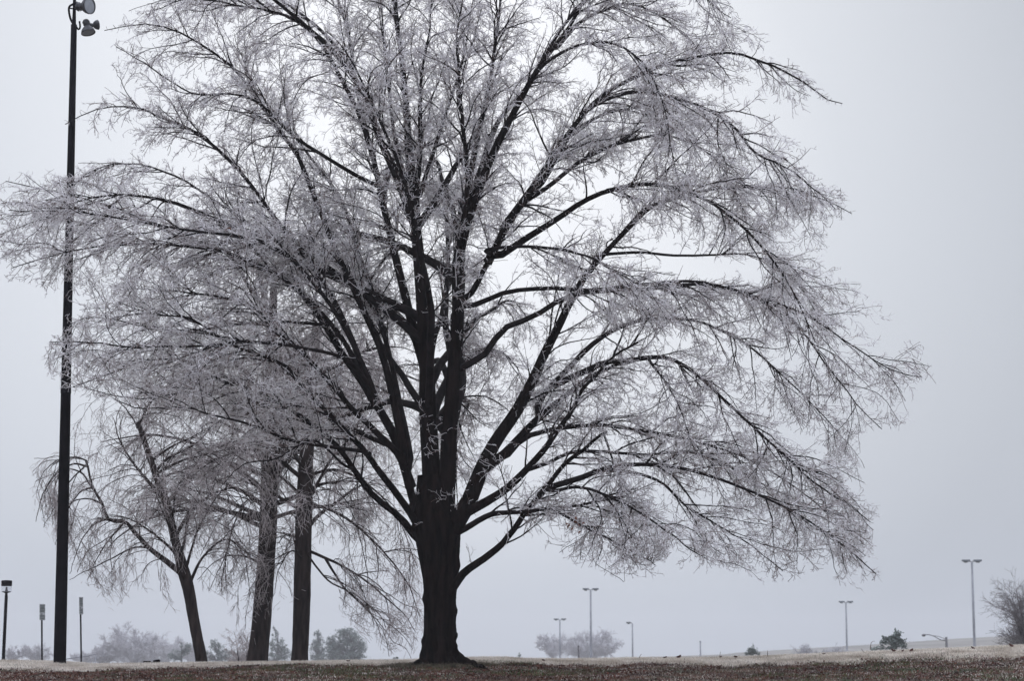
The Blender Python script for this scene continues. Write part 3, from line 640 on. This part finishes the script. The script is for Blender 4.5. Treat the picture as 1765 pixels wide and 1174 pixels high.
# ---- trees behind ----------------------------------------------------
def bare_tree(name, label, base_px, Y, trunk, limbs, free, mats, dens=(2.2, 4.5, 7), lenB=(1.0, 2.4), grav=(.25, .6, 1.2), rads=(.018, .008, .005), mxp=None, spread=.35, group=None, shrink=1.0, tw_sides=3, lenC=(.4, 1.1), lenD=(.12, .4)):
    """trunk: [(px,py,w)], limbs: like LIMBS, free: (count, z0, z1, elev, length, grav, r0)"""
    s = FPX / Y; b = unproj(base_px[0], base_px[1], Y); b[2] = float(ground_z(b[0], Y)) - .05
    o = thing(name, b, label, 'tree', group)
    c = np.array(trunk, float); P = unproj(c[:, 0], c[:, 1], Y + 0 * c[:, 0]); R = c[:, 2] / 2 / s
    P = np.vstack([[P[0, 0], Y, b[2]], P]) if P[0, 2] > b[2] + .1 else P; R = np.concatenate([[R[0] * 1.15], R]) if len(P) > len(R) else R
    cc = resample(np.column_stack([P, R]), 40); bark_tube('trunk', cc[:, :3], cc[:, 3], mats[0], o, 18, .10)
    Ps, Rs = [], []
    if limbs: lp, lr = limb_paths(limbs, Y, s, 20, spread, [tuple(r_[:2]) for r_ in resample(np.column_stack([c[:, :2], 0 * c[:, 0]]), 40)]); Ps.append(lp); Rs.append(lr)
    if free:
        n, z0, z1, el, ln, gv, r0 = free
        st = lambda z: np.array([np.interp(z, cc[:, 2], cc[:, 0]), np.interp(z, cc[:, 2], cc[:, 1]), z])
        fp, fr = arc_limbs(n, st, z0, z1, lambda n: rng.uniform(0, 2 * np.pi, n), el, ln, gv, 20, r0, rads[0] * .6); Ps.append(fp); Rs.append(fr)
    A, AR_ = np.concatenate(Ps), np.concatenate(Rs)
    for k in range(len(A)): bark_tube('limb', A[k], AR_[k], mats[0], o, 7, .08)
    B, BR_, _ = spawn(A, AR_, np.clip((lens(A) * dens[0] * 1.25).astype(int), 3, 46), .12, 1, lenB, (.35, 1.1), grav[0], .13, 9, rads[0], rads[1], taper_len=.3)
    C, CR_, _ = spawn(B, BR_, np.clip((lens(B) * dens[1] * 1.3).astype(int), 3, 18), .1, 1, lenC, (.3, 1.1), grav[1], .18, 7, rads[1], rads[2], taper_len=.3)
    D, DR_, _ = spawn(C, CR_, np.clip((lens(C) * dens[2] * 1.8).astype(int), 2, 10), .1, 1, lenD, (.3, 1.2), grav[2], .28, 4, rads[2], rads[2] * .7, rmax_fac=1.0)
    if mxp is not None:
        def kp(P):
            x, y = proj(P[:, -1]); return in_poly(x + rng.normal(0, 8, len(x)), y + rng.normal(0, 8, len(x)), mxp)
        k = kp(B); B, BR_ = B[k], BR_[k]; k = kp(C); C, CR_ = C[k], CR_[k]; k = kp(D); D, DR_ = D[k], DR_[k]
    put('branches', [(B, BR_)], [4], mats[1], o, b)
    put('twigs', [(C, CR_), (D, DR_)], [3, 3], mats[2], o, b)
    return o

MB_ = (M_bark_far, M_bark_far, M_twig_far)
POLY_L = [(45,780),(110,750),(160,690),(420,620),(480,760),(460,1000),(430,1110),(300,1120),(180,1030),(120,960),(60,860)]
bare_tree('tree', 'leaning forked bare tree with weeping twigs, right of the tall black floodlight pole', (347, 1142), 62,
  [(347,1142,20),(336,1080,19),(326,1020,20),(318,990,21),(303,935,15),(287,870,14),(266,812,11),(247,755,9),(238,728,7)],
  [([(318,994),(290,970),(256,945),(228,915),(213,901),(186,896),(168,893)], 15, 6, -1),
   ([(188,896),(176,868),(160,838),(152,800),(140,790),(110,790),(80,810),(62,850)], 7, 2, -1.5),
   ([(284,862),(262,838),(240,812),(212,772),(195,720)], 9, 3, 1.5),
   ([(158,840),(140,815),(110,810),(85,840),(70,880)], 5, 2, .8),
   ([(268,815),(290,790),(330,770),(360,740),(390,700)], 7, 3, 1),
   ([(300,930),(330,880),(370,850),(410,840),(440,870)], 7, 3, -1.5),
   ([(325,1010),(350,960),(390,930),(420,960),(430,1020)], 6, 2, 1.5),
   ([(255,945),(230,945),(190,965),(150,985),(120,1000)], 5, 2, -.5),
   ([(215,900),(190,930),(170,960),(150,1000)], 4, 2, 1),
   ([(152,805),(125,800),(95,820),(70,860),(62,900)], 4, 2, -.5), ([(160,840),(135,850),(110,890),(95,940)], 4, 2, .2), ([(150,800),(120,830),(95,870),(75,910)], 4, 2, .5), ([(175,868),(150,860),(120,870),(90,890)], 4, 2, -.5), ([(185,895),(160,905),(135,940),(120,990)], 4, 2, .4),
   ([(245,750),(225,715),(200,690),(180,680)], 5, 2, 1),
   ([(240,730),(262,690),(300,660),(340,650)], 6, 2, -1)],
  (8, 4.0, 8.0, (.5, 1.1), (2.0, 3.4), .2, .035), MB_, dens=(2.6, 4.8, 4), lenB=(.8, 2.2), grav=(.8, 2.2, 2.5), rads=(.014, .007, .0055), mxp=POLY_L, lenC=(.5, 1.4))
POLY_T = [(150,700),(300,560),(400,420),(520,380),(660,480),(740,800),(735,1090),(700,1128),(640,1115),(585,1040),(560,1000),(440,1080),(400,1060),(330,960),(200,900)]
bare_tree('tree', 'tall background tree with straight trunk and arching low limb, leftmost of the two straight trunks', (445, 1142), 66,
  [(443,1146,38),(446,1120,35),(452,1050,32),(459,950,30),(463,850,30),(466,700,24),(470,550,16),(473,460,9)],
  [([(460,822),(425,808),(385,794),(345,800),(300,815),(262,830)], 10, 3, -1),
   ([(462,880),(430,860),(405,900),(385,960),(360,1020)], 5, 2, -1.5), ([(455,975),(420,960),(380,965),(340,1000)], 5, 2, 1)],
  (30, 5.0, 12.5, (.3, 1.1), (3.5, 6.0), .2, .07), MB_, dens=(2.3, 4.0, 4), mxp=POLY_T, rads=(.018, .008, .006), grav=(.4, .9, 1.5))
bare_tree('tree', 'tall background tree with straight trunk whose right limbs hang down towards the great trunk', (516, 1142), 64,
  [(515,1146,30),(517,1120,28),(520,1050,29),(523,950,28),(526,850,28),(530,750,22),(541,650,14),(548,560,8)],
  [([(532,950),(560,962),(590,975),(630,1000),(665,1030),(700,1062),(716,1090)], 7, 2.5, -1),
   ([(528,870),(570,880),(620,910),(665,955),(705,1010),(722,1060)], 8, 2.5, -2), ([(530,820),(580,810),(640,840),(690,900),(720,980)], 8, 2.5, 1.5),
   ([(560,962),(590,1010),(620,1040),(650,1070),(680,1110)], 5, 2, 1), ([(520,960),(500,950),(480,980),(470,1030)], 5, 2, -1), ([(533,960),(565,1000),(600,1020),(640,1060),(660,1100)], 5, 2, -1)],
  (26, 4.6, 10.5, (.2, 1.0), (3.0, 5.5), .25, .06), MB_, dens=(2.8, 4.6, 4), mxp=POLY_T, rads=(.016, .008, .006), grav=(.5, 1.0, 1.5))

def round_tree(name, label, cx, top, half, Y, mats, nl=16, group=None, dens=(2.0, 2.8, 3), r=(.05, .028, .022), low=0.25, vase=.9):
    """far bare tree: short trunk, fan of limbs, haze of twigs; sized from photo row of its top and its half width"""
    s = FPX / Y; b = unproj(cx, 1140, Y); b[2] = float(ground_z(b[0], Y)); H = float(unproj(cx, top, Y)[2] - b[2]); Wd = half / s
    o = thing(name, b, label, 'tree' if H > 3 else 'shrub', group)
    h0 = H * low; P = np.array([[0, 0, -.1], [.02 * H, 0, h0 * .5], [0, 0, h0], [0, 0, h0 * 1.35]]); c = resample(np.column_stack([P, [H * .03, H * .024, H * .022, H * .014]]), 12)
    bark_tube('trunk', c[:, :3] + b, c[:, 3], mats[0], o, 10, .08)
    n = nl; az = np.linspace(0, 2 * np.pi, n, endpoint=False) + rng.normal(0, .2, n); f = rng.uniform(.15, 1, n) ** .6
    A = []
    for k in range(n):
        e = np.array([math.cos(az[k]) * Wd * f[k], math.sin(az[k]) * Wd * f[k], h0 + (H - h0) * (1 - .55 * f[k] ** 2) * rng.uniform(.78, .97)])
        m = np.array([e[0] * .45, e[1] * .45, h0 + (e[2] - h0) * (.5 + .25 * vase * f[k])])
        A.append(resample(np.array([[0, 0, h0 * rng.uniform(.7, 1.1)], m * [.4, .4, 1] * np.array([1, 1, .55]) + [0, 0, h0 * .45], m, e]), 14))
    A = np.array(A) + b; t = np.linspace(0, 1, 14)[None]; AR_ = np.repeat(H * .016 * (1 - t) + r[0] * .8 * t, n, 0)
    mb = MB()
    for k in range(n): v, q = tubes(A[k:k + 1], AR_[k:k + 1], 5); mb.add(v - b, q)
    mb.build('branches', mats[0], o, True)
    u = H / 8
    B, BR_, _ = spawn(A, AR_, np.clip((lens(A) * dens[0] / u).astype(int), 4, 16), .25, 1, (1.0 * u, 2.3 * u), (.3, .9), .1 / u, .1, 6, r[0], r[1], taper_len=.3)
    C, CR_, _ = spawn(B, BR_, np.clip((lens(B) * dens[1] * 2 / u).astype(int), 3, 9), .1, 1, (.4 * u, 1.1 * u), (.3, 1), .15 / u, .14, 4, r[1], r[2])
    D, DR_, _ = spawn(C, CR_, np.full(len(C), int(dens[2])), .1, 1, (.25 * u, .6 * u), (.3, 1.1), .2 / u, .15, 3, r[2], r[2] * .8, rmax_fac=1)
    put('twigs', [(B, BR_), (C, CR_), (D, DR_)], [3, 3, 3], mats[1], o, b)
    return o
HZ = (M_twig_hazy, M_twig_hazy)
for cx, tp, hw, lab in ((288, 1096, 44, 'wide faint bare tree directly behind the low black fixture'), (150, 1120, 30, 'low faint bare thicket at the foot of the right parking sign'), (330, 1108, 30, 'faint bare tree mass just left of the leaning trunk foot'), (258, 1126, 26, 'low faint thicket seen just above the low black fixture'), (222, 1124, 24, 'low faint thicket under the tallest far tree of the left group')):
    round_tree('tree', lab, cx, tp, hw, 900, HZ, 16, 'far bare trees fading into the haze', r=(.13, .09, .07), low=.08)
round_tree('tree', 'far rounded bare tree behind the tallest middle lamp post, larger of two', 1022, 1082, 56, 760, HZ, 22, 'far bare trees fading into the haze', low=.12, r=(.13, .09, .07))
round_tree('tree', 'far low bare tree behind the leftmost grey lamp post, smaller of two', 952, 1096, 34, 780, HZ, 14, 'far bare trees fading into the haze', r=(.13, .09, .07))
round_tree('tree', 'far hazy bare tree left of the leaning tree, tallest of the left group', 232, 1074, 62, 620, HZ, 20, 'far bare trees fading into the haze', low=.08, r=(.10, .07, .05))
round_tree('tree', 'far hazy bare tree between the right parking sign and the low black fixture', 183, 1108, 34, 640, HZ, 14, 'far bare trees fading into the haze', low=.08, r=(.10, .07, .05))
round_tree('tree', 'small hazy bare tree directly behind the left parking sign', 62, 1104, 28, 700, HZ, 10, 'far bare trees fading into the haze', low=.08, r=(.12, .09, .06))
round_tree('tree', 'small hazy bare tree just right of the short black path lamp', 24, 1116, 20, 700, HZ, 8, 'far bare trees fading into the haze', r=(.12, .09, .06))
round_tree('tree', 'broad bare tree cut by the right edge of the picture', 1778, 992, 62, 150, (M_bark_far, noise_mat('dark_frosted_twig', (0.07, 0.06, 0.06), (0.20, 0.18, 0.18), scale=2, rough=.6)), 22, r=(.022, .012, .009), low=.10, dens=(2.6, 3.0, 3))
round_tree('shrub', 'slim vase shaped bare shrub at the foot of the left straight trunk', 418, 1080, 24, 92, (M_bark_far, M_twig_far), 14, r=(.012, .008, .006), low=.06, vase=.3)
for cx, tp, hw in ((1385, 1113, 16), (1412, 1115, 15), (1440, 1112, 14)):
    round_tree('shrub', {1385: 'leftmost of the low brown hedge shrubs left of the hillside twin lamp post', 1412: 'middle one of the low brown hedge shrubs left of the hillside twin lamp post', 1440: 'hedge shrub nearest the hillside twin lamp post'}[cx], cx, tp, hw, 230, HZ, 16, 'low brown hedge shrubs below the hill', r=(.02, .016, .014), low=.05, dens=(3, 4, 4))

def evergreen(name, label, lobes, Y, n, base_px, group=None, leaf=.22, trunk=True):
    """lobes: (px, py, rx, ry) crown masses filled with leaf clumps round real limbs"""
    s = FPX / Y; b = unproj(base_px, 1140, Y); b[2] = float(ground_z(b[0], Y)); o = thing(name, b, label, 'tree', group)
    topz = max(unproj(l[0], l[1] - l[3], Y)[2] for l in lobes)
    mb = MB().tube(resample(np.array([[0, 0, -.1], [.1, 0, (topz - b[2]) * .5], [0, 0, (topz - b[2]) * .92]]), 8), np.linspace(.03, .008, 8) * (topz - b[2]), 8)
    mb.build('trunk', M_dark, o, True)
    lb = MB(); Vs, Fs, nn = [], [], 0
    for (px, py, rx, ry) in lobes:
        c = unproj(px, py, Y) - b; r_ = np.array([rx / s, rx / s, ry / s])
        k = int(3.0 * rx * ry * (n / 2600)); k2 = max(int(rx * ry / 7), 6); leaf = 1.5 / s
        cl = norm(rng.normal(size=(k2, 3))) * rng.uniform(.45, 1.0, (k2, 1)) * r_ + c
        lb_p = np.stack([np.array([0, 0, c[2] * .75]) + 0 * cl, (cl + [0, 0, c[2] * .8]) / 2 * [1, 1, 1], cl], 1)
        v, q = tubes(lb_p, np.tile(np.array([.05, .035, .02]) * r_[0] ** .5, (k2, 1)), 4); lb.add(v, q)
        P = cl[rng.integers(0, k2, k)] + rng.normal(size=(k, 3)) * r_ * .13
        V, F = leaf_cards(k, P[:, 0], P[:, 1], P[:, 2], rng.uniform(.6, 1.3, k) * leaf, 1)
        Vs.append(V); Fs.append([f + nn for f in F]); nn += len(V)
    lb.build('branches', M_dark, o, True)
    mesh_obj('foliage', np.concatenate(Vs), [np.concatenate([f for F in Fs for f in F])], M_needle, o)
    return o
G_ = 'hazy evergreens behind the straight trunks'
evergreen('evergreen_tree', 'broad hazy evergreen right of the second straight trunk, largest of its row', [(598, 1098, 22, 17), (585, 1122, 26, 20), (615, 1120, 17, 22), (570, 1110, 14, 14), (604, 1135, 28, 12)], 480, 4200, 598, G_)
evergreen('evergreen_tree', 'narrow hazy evergreen touching the right side of the second straight trunk', [(548, 1100, 8, 15), (548, 1122, 15, 20), (552, 1136, 18, 10)], 490, 2600, 548, G_)
evergreen('evergreen_tree', 'hazy evergreen standing in the gap between the two straight trunks', [(474, 1092, 6, 10), (478, 1115, 14, 16), (490, 1128, 16, 15), (470, 1135, 16, 10)], 485, 2600, 478, G_)
evergreen('evergreen_tree', 'hazy evergreen bush just right of the leaning trunk', [(372, 1118, 14, 14), (385, 1130, 20, 12), (360, 1132, 14, 10)], 480, 2600, 375, G_)
evergreen('evergreen_shrub', 'hazy grey green shrub just left of the leaning trunk foot', [(320, 1116, 13, 13), (305, 1130, 16, 11)], 470, 2600, 312, G_)
evergreen('evergreen_shrub', 'small low dark shrub left of the great trunk foot', [(680, 1137, 7, 6), (698, 1139, 9, 4)], 150, 1400, 682, None, .12)
evergreen('evergreen_shrub', 'tiny grey green sapling right of the great trunk', [(895, 1131, 3, 5), (894, 1138, 4, 5)], 300, 3000, 895, None, .12)
def pine(label, cx, tp, Y, lims, sc, lean=()):
    """small pine: straight stem with drooping needle limbs; lims: (side px, tip dy px, start row)"""
    s = FPX / Y; b = unproj(cx, 1140, Y); b[2] = float(ground_z(b[0], Y)); o = thing('pine_tree', b, label, 'tree')
    H = float(unproj(cx, tp, Y)[2] - b[2])
    MB().tube([[0, 0, -.1], [0, 0, H * .6], [.02 * H, 0, H]], [.07 * sc, .045 * sc, .02 * sc], 8).build('trunk', M_dark, o, True)
    lb = MB(); Ps = []
    lims = list(lims)
    for k in range(26):
        h = rng.uniform(.12, .92); lims.append((rng.normal(0, 1) * 0 + rng.choice([-1, 1]) * rng.uniform(.5, 1) * (1 - h) ** 1.5 * 22 * sc, rng.uniform(-2, 2), None, h, rng.uniform(-1, 1)))
    for l in lims:
        if l[2] is not None: z0 = float(unproj(cx, l[2], Y)[2] - b[2]); yy = 0.0
        else: z0 = H * l[3]; yy = l[4] * abs(l[0]) / s
        tipx = l[0] / s; tz = z0 - l[1] / s
        C = resample(np.array([[0, 0, z0], [tipx * .5, yy * .5, (z0 + tz) / 2 + .08 * abs(tipx)], [tipx, yy, tz]]), 10)
        lb.tube(C, np.linspace(.03, .01, 10) * sc, 5)
        n = 110; t = rng.random(n) * 9; i = np.clip(t.astype(int), 0, 8); u = (t - i)[:, None]
        Ps.append(C[i] * (1 - u) + C[i + 1] * u + rng.normal(0, .07 * sc, (n, 3)))
    t = rng.random(120)[:, None]; Ps.append(np.array([0, 0, H * .1]) + t * np.array([.02 * H, 0, H * .93]) + rng.normal(0, .05 * sc, (120, 3)))
    lb.build('branches', M_dark, o, True)
    P = np.concatenate(Ps); V, F = leaf_cards(len(P), P[:, 0], P[:, 1], P[:, 2], rng.uniform(.03, .09, len(P)) * sc, 1)
    mesh_obj('foliage', V, F, M_needle, o)
pine('small lopsided pine in front of the hill with one long low limb reaching left', 1543, 1088, 150, [(-39, 2, 1120), (-23, -5, 1112), (-19, -5, 1106), (18, 4, 1104), (21, 14, 1106), (8, -8, 1100), (14, 10, 1102)], 1.6)
pine('smallest evergreen on the crest, at the left foot of the hill', 1297, 1113, 190, [(-12, 2, 1127), (12, 4, 1125), (-7, 2, 1120), (7, 3, 1120)], 1.2)

# ------------------------------------------------------------------ lamps, poles and signs
def lamp_post(px, top, base, Y, label, heads=2, group='grey parking lot lamp posts', pw=1.0):
    p = unproj(px[0], top, Y); bpt = unproj(px[1], base, Y); z0 = float(ground_z(bpt[0], Y)); H = float(p[2] - z0)
    o = thing('lamp_post', (p[0], Y, z0), label, 'lamp post', group)
    MB().tube([[0, 0, -.1], [0, 0, .35]], [.22, .2], 16).build('base', M_grey, o, True)
    MB().tube([[0, 0, .35], [0, 0, H * .5], [0, 0, H - .12]], np.array([.15, .125, .10]) * pw, 16).build('pole', M_grey, o, True)
    for sx in ((-1, 1) if heads == 2 else (-1,)):
        MB().tube([[sx * .05, 0, H - .08], [sx * .3, 0, H - .06]], .045, 8).build('arm', M_grey, o, True)
        h = MB().box((sx * .56, 0, H + .015), (.37, .20, .085)).build('lamp_head', M_head, o)
        prof = [(.001, -.15), (.12, -.135), (.20, -.09), (.235, -.02), (.24, 0)]
        l = MB().lathe(prof, (sx * .58, 0, H - .06)).build('lens', M_head, h, True); 
    return o
lamp_post((1675, 1680), 967, 1118, 205, 'nearest and tallest grey twin headed lamp post, in front of the hill at the right')
lamp_post((1018, 1021), 1016, 1138, 250, 'grey twin headed lamp post before the larger far round tree, tallest of the middle three')
lamp_post((965, 967), 1068, 1138, 320, 'short grey twin headed lamp post, leftmost of the middle three')
lamp_post((1458, 1461), 1038, 1122, 280, 'grey twin headed lamp post standing beside the low hedge left of the pine')
lamp_post((1090, 1092), 1074, 1136, 320, 'grey lamp post with a single head pointing left, rightmost of the middle three', 1)

Y = 300; p = unproj(1631, 1099, Y); z0 = float(ground_z(p[0], Y)); H = float(p[2] - z0)
o = thing('street_lamp', (p[0], Y, z0), 'dark road lamp with long arm reaching left, between the pine and tall twin lamp post', 'street lamp')
MB().tube([[0, 0, -.1], [0, 0, H]], [.2, .17], 12).build('pole', M_dark, o, True)
s = FPX / Y
MB().tube(resample(np.array([[-.1, 0, H - 6 / s], [-10 / s, 0, H - 4.5 / s], [-20 / s, 0, H + 1 / s], [-29 / s, 0, H + 4 / s], [-37 / s, 0, H + 4 / s]]), 12), .06, 8).tube([[-.1, 0, H - .3], [-12 / s, 0, H + 1 / s], [-22 / s, 0, H + 2.6 / s]], .04, 6).build('arm', M_dark, o, True)
MB().lathe([(.01, -.2), (.2, -.15), (.3, 0), (.22, .12), (.01, .2)], (-38.5 / s, 0, H + 3.2 / s)).build('lamp_head', M_dark, o, True)

def post(name, label, px, tp, Y, r, cat, mat=M_dark):
    p = unproj(px, tp, Y); z0 = float(ground_z(p[0], Y)); H = float(p[2] - z0); o = thing(name, (p[0], Y, z0), label, cat)
    MB().tube([[0, 0, -.1], [.02, 0, H * .5], [0, 0, H]], [r, r * .95, r * .85], 10).build('post', mat, o, True)
    MB().lathe([(.001, .04), (r * .8, .02), (r * 1.1, -.03), (r * 1.1, -.06)], (0, 0, H), sides=10).build('cap', mat, o, True); return o
post('marker_post', 'thin bare grey post on the crest left of where the hill begins', 1207, 1106, 170, .07, 'post', M_grey)
post('marker_post', 'short thin brown post between the two left grey lamp posts', 997, 1114, 170, .07, 'post')

# short black path lamp at the far left
Y = 75; s = FPX / Y; p = unproj(11, 1022, Y); z0 = float(ground_z(p[0], Y)); H = float(p[2] - z0)
o = thing('path_lamp', (p[0], Y, z0), 'short black path lamp with drum cap over clear glass at the left edge', 'lamp')
MB().tube([[-.04, 0, -.1], [0, 0, H * .96], [0, 0, H]], [.062, .055, .04], 16).build('pole', M_black, o, True)
MB().lathe([(.03, -.03), (.10, 0), (.165, .015), (.165, .03), (.05, .05), (.03, .13), (.04, .16), (.01, .20)], (0, 0, H)).build('burner', M_black, o, True)
MB().lathe([(.165, .02), (.175, .22)], (0, 0, H)).build('glass', M_glass, o, True)
MB().lathe([(.001, .225), (.18, .225), (.185, .24), (.185, .40), (.17, .42), (.001, .43)], (0, 0, H)).build('cap', M_black, o, True)

# two parking signs
def sign(px_top, px_bot, y0, y1, ybase, Y, hw, rot, label):
    pt = unproj(px_top, y0, Y); pm = unproj(px_top, y1, Y); pb = unproj(px_bot, ybase + 14, Y); zb = min(float(ground_z(pb[0], Y)), pb[2])
    o = thing('parking_sign', (pb[0], Y, zb), label, 'sign', 'parking signs either side of the tall black pole')
    T = pt - [pb[0], Y, zb]; B = pm - [pb[0], Y, zb]; lean = (T[0]) / T[2]
    MB().tube([[0, 0, -.05], [T[0] * .985, 0, T[2] - .04]], .028, 8).build('post', M_black, o, True)
    h = (T[2] - B[2]) / 2; cx = (T[0] + B[0]) / 2; cz = (T[2] + B[2]) / 2
    c_, s_ = math.cos(rot), math.sin(rot)
    nxy = np.array([s_, -c_])
    def plate(w, hh, th, off, mat, dz=0, name='plate', parent=None, slant=0):
        V = []
        for d in (0, th):
            for (u, v) in ((-1, -1), (1, -1), (1, 1), (-1, 1)):
                x = cx + u * w * c_ + nxy[0] * (off + d); y = u * w * s_ + nxy[1] * (off + d); z = cz + dz + v * hh
                V.append((x + (z - cz) * lean, y, z))
        Q = [(0, 1, 2, 3), (7, 6, 5, 4), (0, 4, 5, 1), (1, 5, 6, 2), (2, 6, 7, 3), (3, 7, 4, 0)]
        return mesh_obj(name, V, np.array(Q), mat, parent or o)
    top = plate(hw, h * .60, .006, .032, M_signback, h * .40, 'sign_plate')
    low = plate(hw, h * .37, .006, .032, M_signback, -h * .62, 'sign_plate')
    for pl, dzs in ((top, (.80, .62, .45, .25, .08)), (low, (-.40, -.58, -.78))):
        mb = None
        for q in dzs:
            m_ = plate(hw * rng.uniform(.55, .8), h * .045, .003, .0385, M_signmark, h * q, 'lettering', pl)
sign(72, 74, 1042, 1070, 1140, 70, .105, .75, 'narrow two plate parking sign on a thin post left of the tall black pole')
sign(138.5, 142, 1030, 1060, 1145, 70, .085, .95, 'narrow two plate parking sign on a thin post right of the tall black pole')

# low grey handrail behind the right sign
Y = 120; a_ = unproj(114, 1137, Y); b_ = unproj(165, 1129, Y); z0 = float(ground_z(a_[0], Y))
o = thing('handrail', (a_[0], Y, z0), 'faint low pipe handrail sloping up behind the right parking sign', 'railing')
A_ = a_ - [a_[0], Y, z0]; B_ = b_ - [a_[0], Y, z0]
MB().tube([A_, B_], .025, 8).build('rail', M_grey, o, True)
for f in (0, .5, 1):
    q = A_ * (1 - f) + B_ * f; MB().tube([[q[0], 0, -.1], q], .022, 8).build('post', M_grey, o, True)

# low black fixture on the crest
p = unproj(246, 1147, 50.5); o = thing('ground_light', (p[0] + .2, 50.5, p[2]), 'low black ground light lying on the frosted crest left of the leaning tree', 'light fixture')
MB().box((-.10, 0, .055), (.085, .07, .038), .1).build('housing', M_black, o)
MB().box((0.02, 0, .045), (.06, .045, .024), .1).build('bracket', M_black, o)
MB().lathe([(.001, -.09), (.05, -.085), (.062, -.02), (.062, .05), (.045, .075), (.001, .08)], (.13, 0, .062), (1, 0, .1), 16).build('lamp_barrel', M_black, o, True)
MB().tube([[.16, 0, .1], [.2, 0, .085]], .012, 6).build('visor', M_black, o)
for q in (-.13, -.06, .1, .16): MB().tube([[q, 0, -.05], [q, 0, .035]], .01, 6).build('foot', M_black, o)

# tall floodlight pole
Y = 48.5; s = FPX / Y; pb = unproj(103, 1150, Y); z0 = pb[2]; pt = unproj(127.5, 42, Y)
o = thing('floodlight_pole', (pb[0], Y, z0), 'tall tapering black steel pole with clustered floodlights at its top', 'floodlight pole')
T = pt - [pb[0], Y, z0]
MB().tube([[-.0, 0, -.3], T * .3, T * .7, T], [.142, .122, .092, .070], 20).build('pole', M_black, o, True)
MB().tube([T * .415, T * .425], [.121, .119], 20).build('pole_band', M_black, o, True)
L = lambda px, py, y=0: unproj(px, py, Y) - [pb[0], Y, z0] + [0, y, 0]
MB().tube([T, L(128, 20), L(129, -30)], [.05, .04, .035], 12).build('mast', M_black, o, True)
MB().tube(resample(np.array([L(128, 44), L(121, 30), L(119, 12), L(127, 6)]), 14), .026, 10).tube([L(119, 13), L(128, 15)], .016, 8).build('bracket', M_black, o, True)
MB().tube(resample(np.array([L(128, 40), L(135, 50), L(138, 46), L(137, 36)]), 12), .022, 10).build('bracket', M_black, o, True)
def flood(px, py, axis, y, sc, label=None):
    c = L(px, py, y); f = MB().lathe([(.001, -.34), (.085, -.33), (.10, -.30), (.105, -.16), (.09, -.14), (.085, -.10), (.14, -.06), (.20, .02), (.225, .10), (.23, .13), (.215, .13)], c, axis).build('floodlight', M_flood, o, True)
    for v in (f,): 
        m = v.data; 
        co = np.empty(len(m.vertices) * 3); m.vertices.foreach_get('co', co); co = co.reshape(-1, 3); co = c + (co - c) * sc; m.vertices.foreach_set('co', co.ravel())
    MB().lathe([(.001, .115 * sc), (.215 * sc, .105 * sc)], c, axis).build('lens', M_lens, f, True)
    MB().lathe([(.12 * sc, -.27 * sc), (.122 * sc, -.25 * sc), (.12 * sc, -.23 * sc)], c, axis).build('cooling_ring', M_flood, f, True)
flood(150, 12, (.86, -.50, -.06), -.10, .88)
flood(141, 2, (.75, .35, .05), .35, .8)
flood(151, 50, (.25, -.15, -1.0), 0, .74)
flood(160, 36, (.9, .5, .25), .30, .52)

# ------------------------------------------------------------------ haze
hz = bpy.data.materials.new('haze_air'); hz.use_nodes = True; hnt = hz.node_tree; hnt.nodes.clear()
ho = hnt.nodes.new('ShaderNodeOutputMaterial'); hv = hnt.nodes.new('ShaderNodeVolumePrincipled')
hv.inputs['Color'].default_value = (0.93, 0.94, 0.97, 1); hv.inputs['Density'].default_value = 0.00042; hv.inputs['Anisotropy'].default_value = 0.2
hnt.links.new(hv.outputs[0], ho.inputs['Volume'])
x0, x1, y0, y1, z0, z1 = -1300, 1300, -350, 1300, -3.0, 28.0
V = [(x, y, z) for z in (z0, z1) for (x, y) in ((x0, y0), (x1, y0), (x1, y1), (x0, y1))]
Q = [(0, 3, 2, 1), (4, 5, 6, 7), (0, 1, 5, 4), (1, 2, 6, 5), (2, 3, 7, 6), (3, 0, 4, 7)]
tag(mesh_obj('haze', V, np.array(Q), hz), 'thin cold winter haze over the whole place', 'haze', kind='stuff')
scene.cycles.volume_bounces = 2
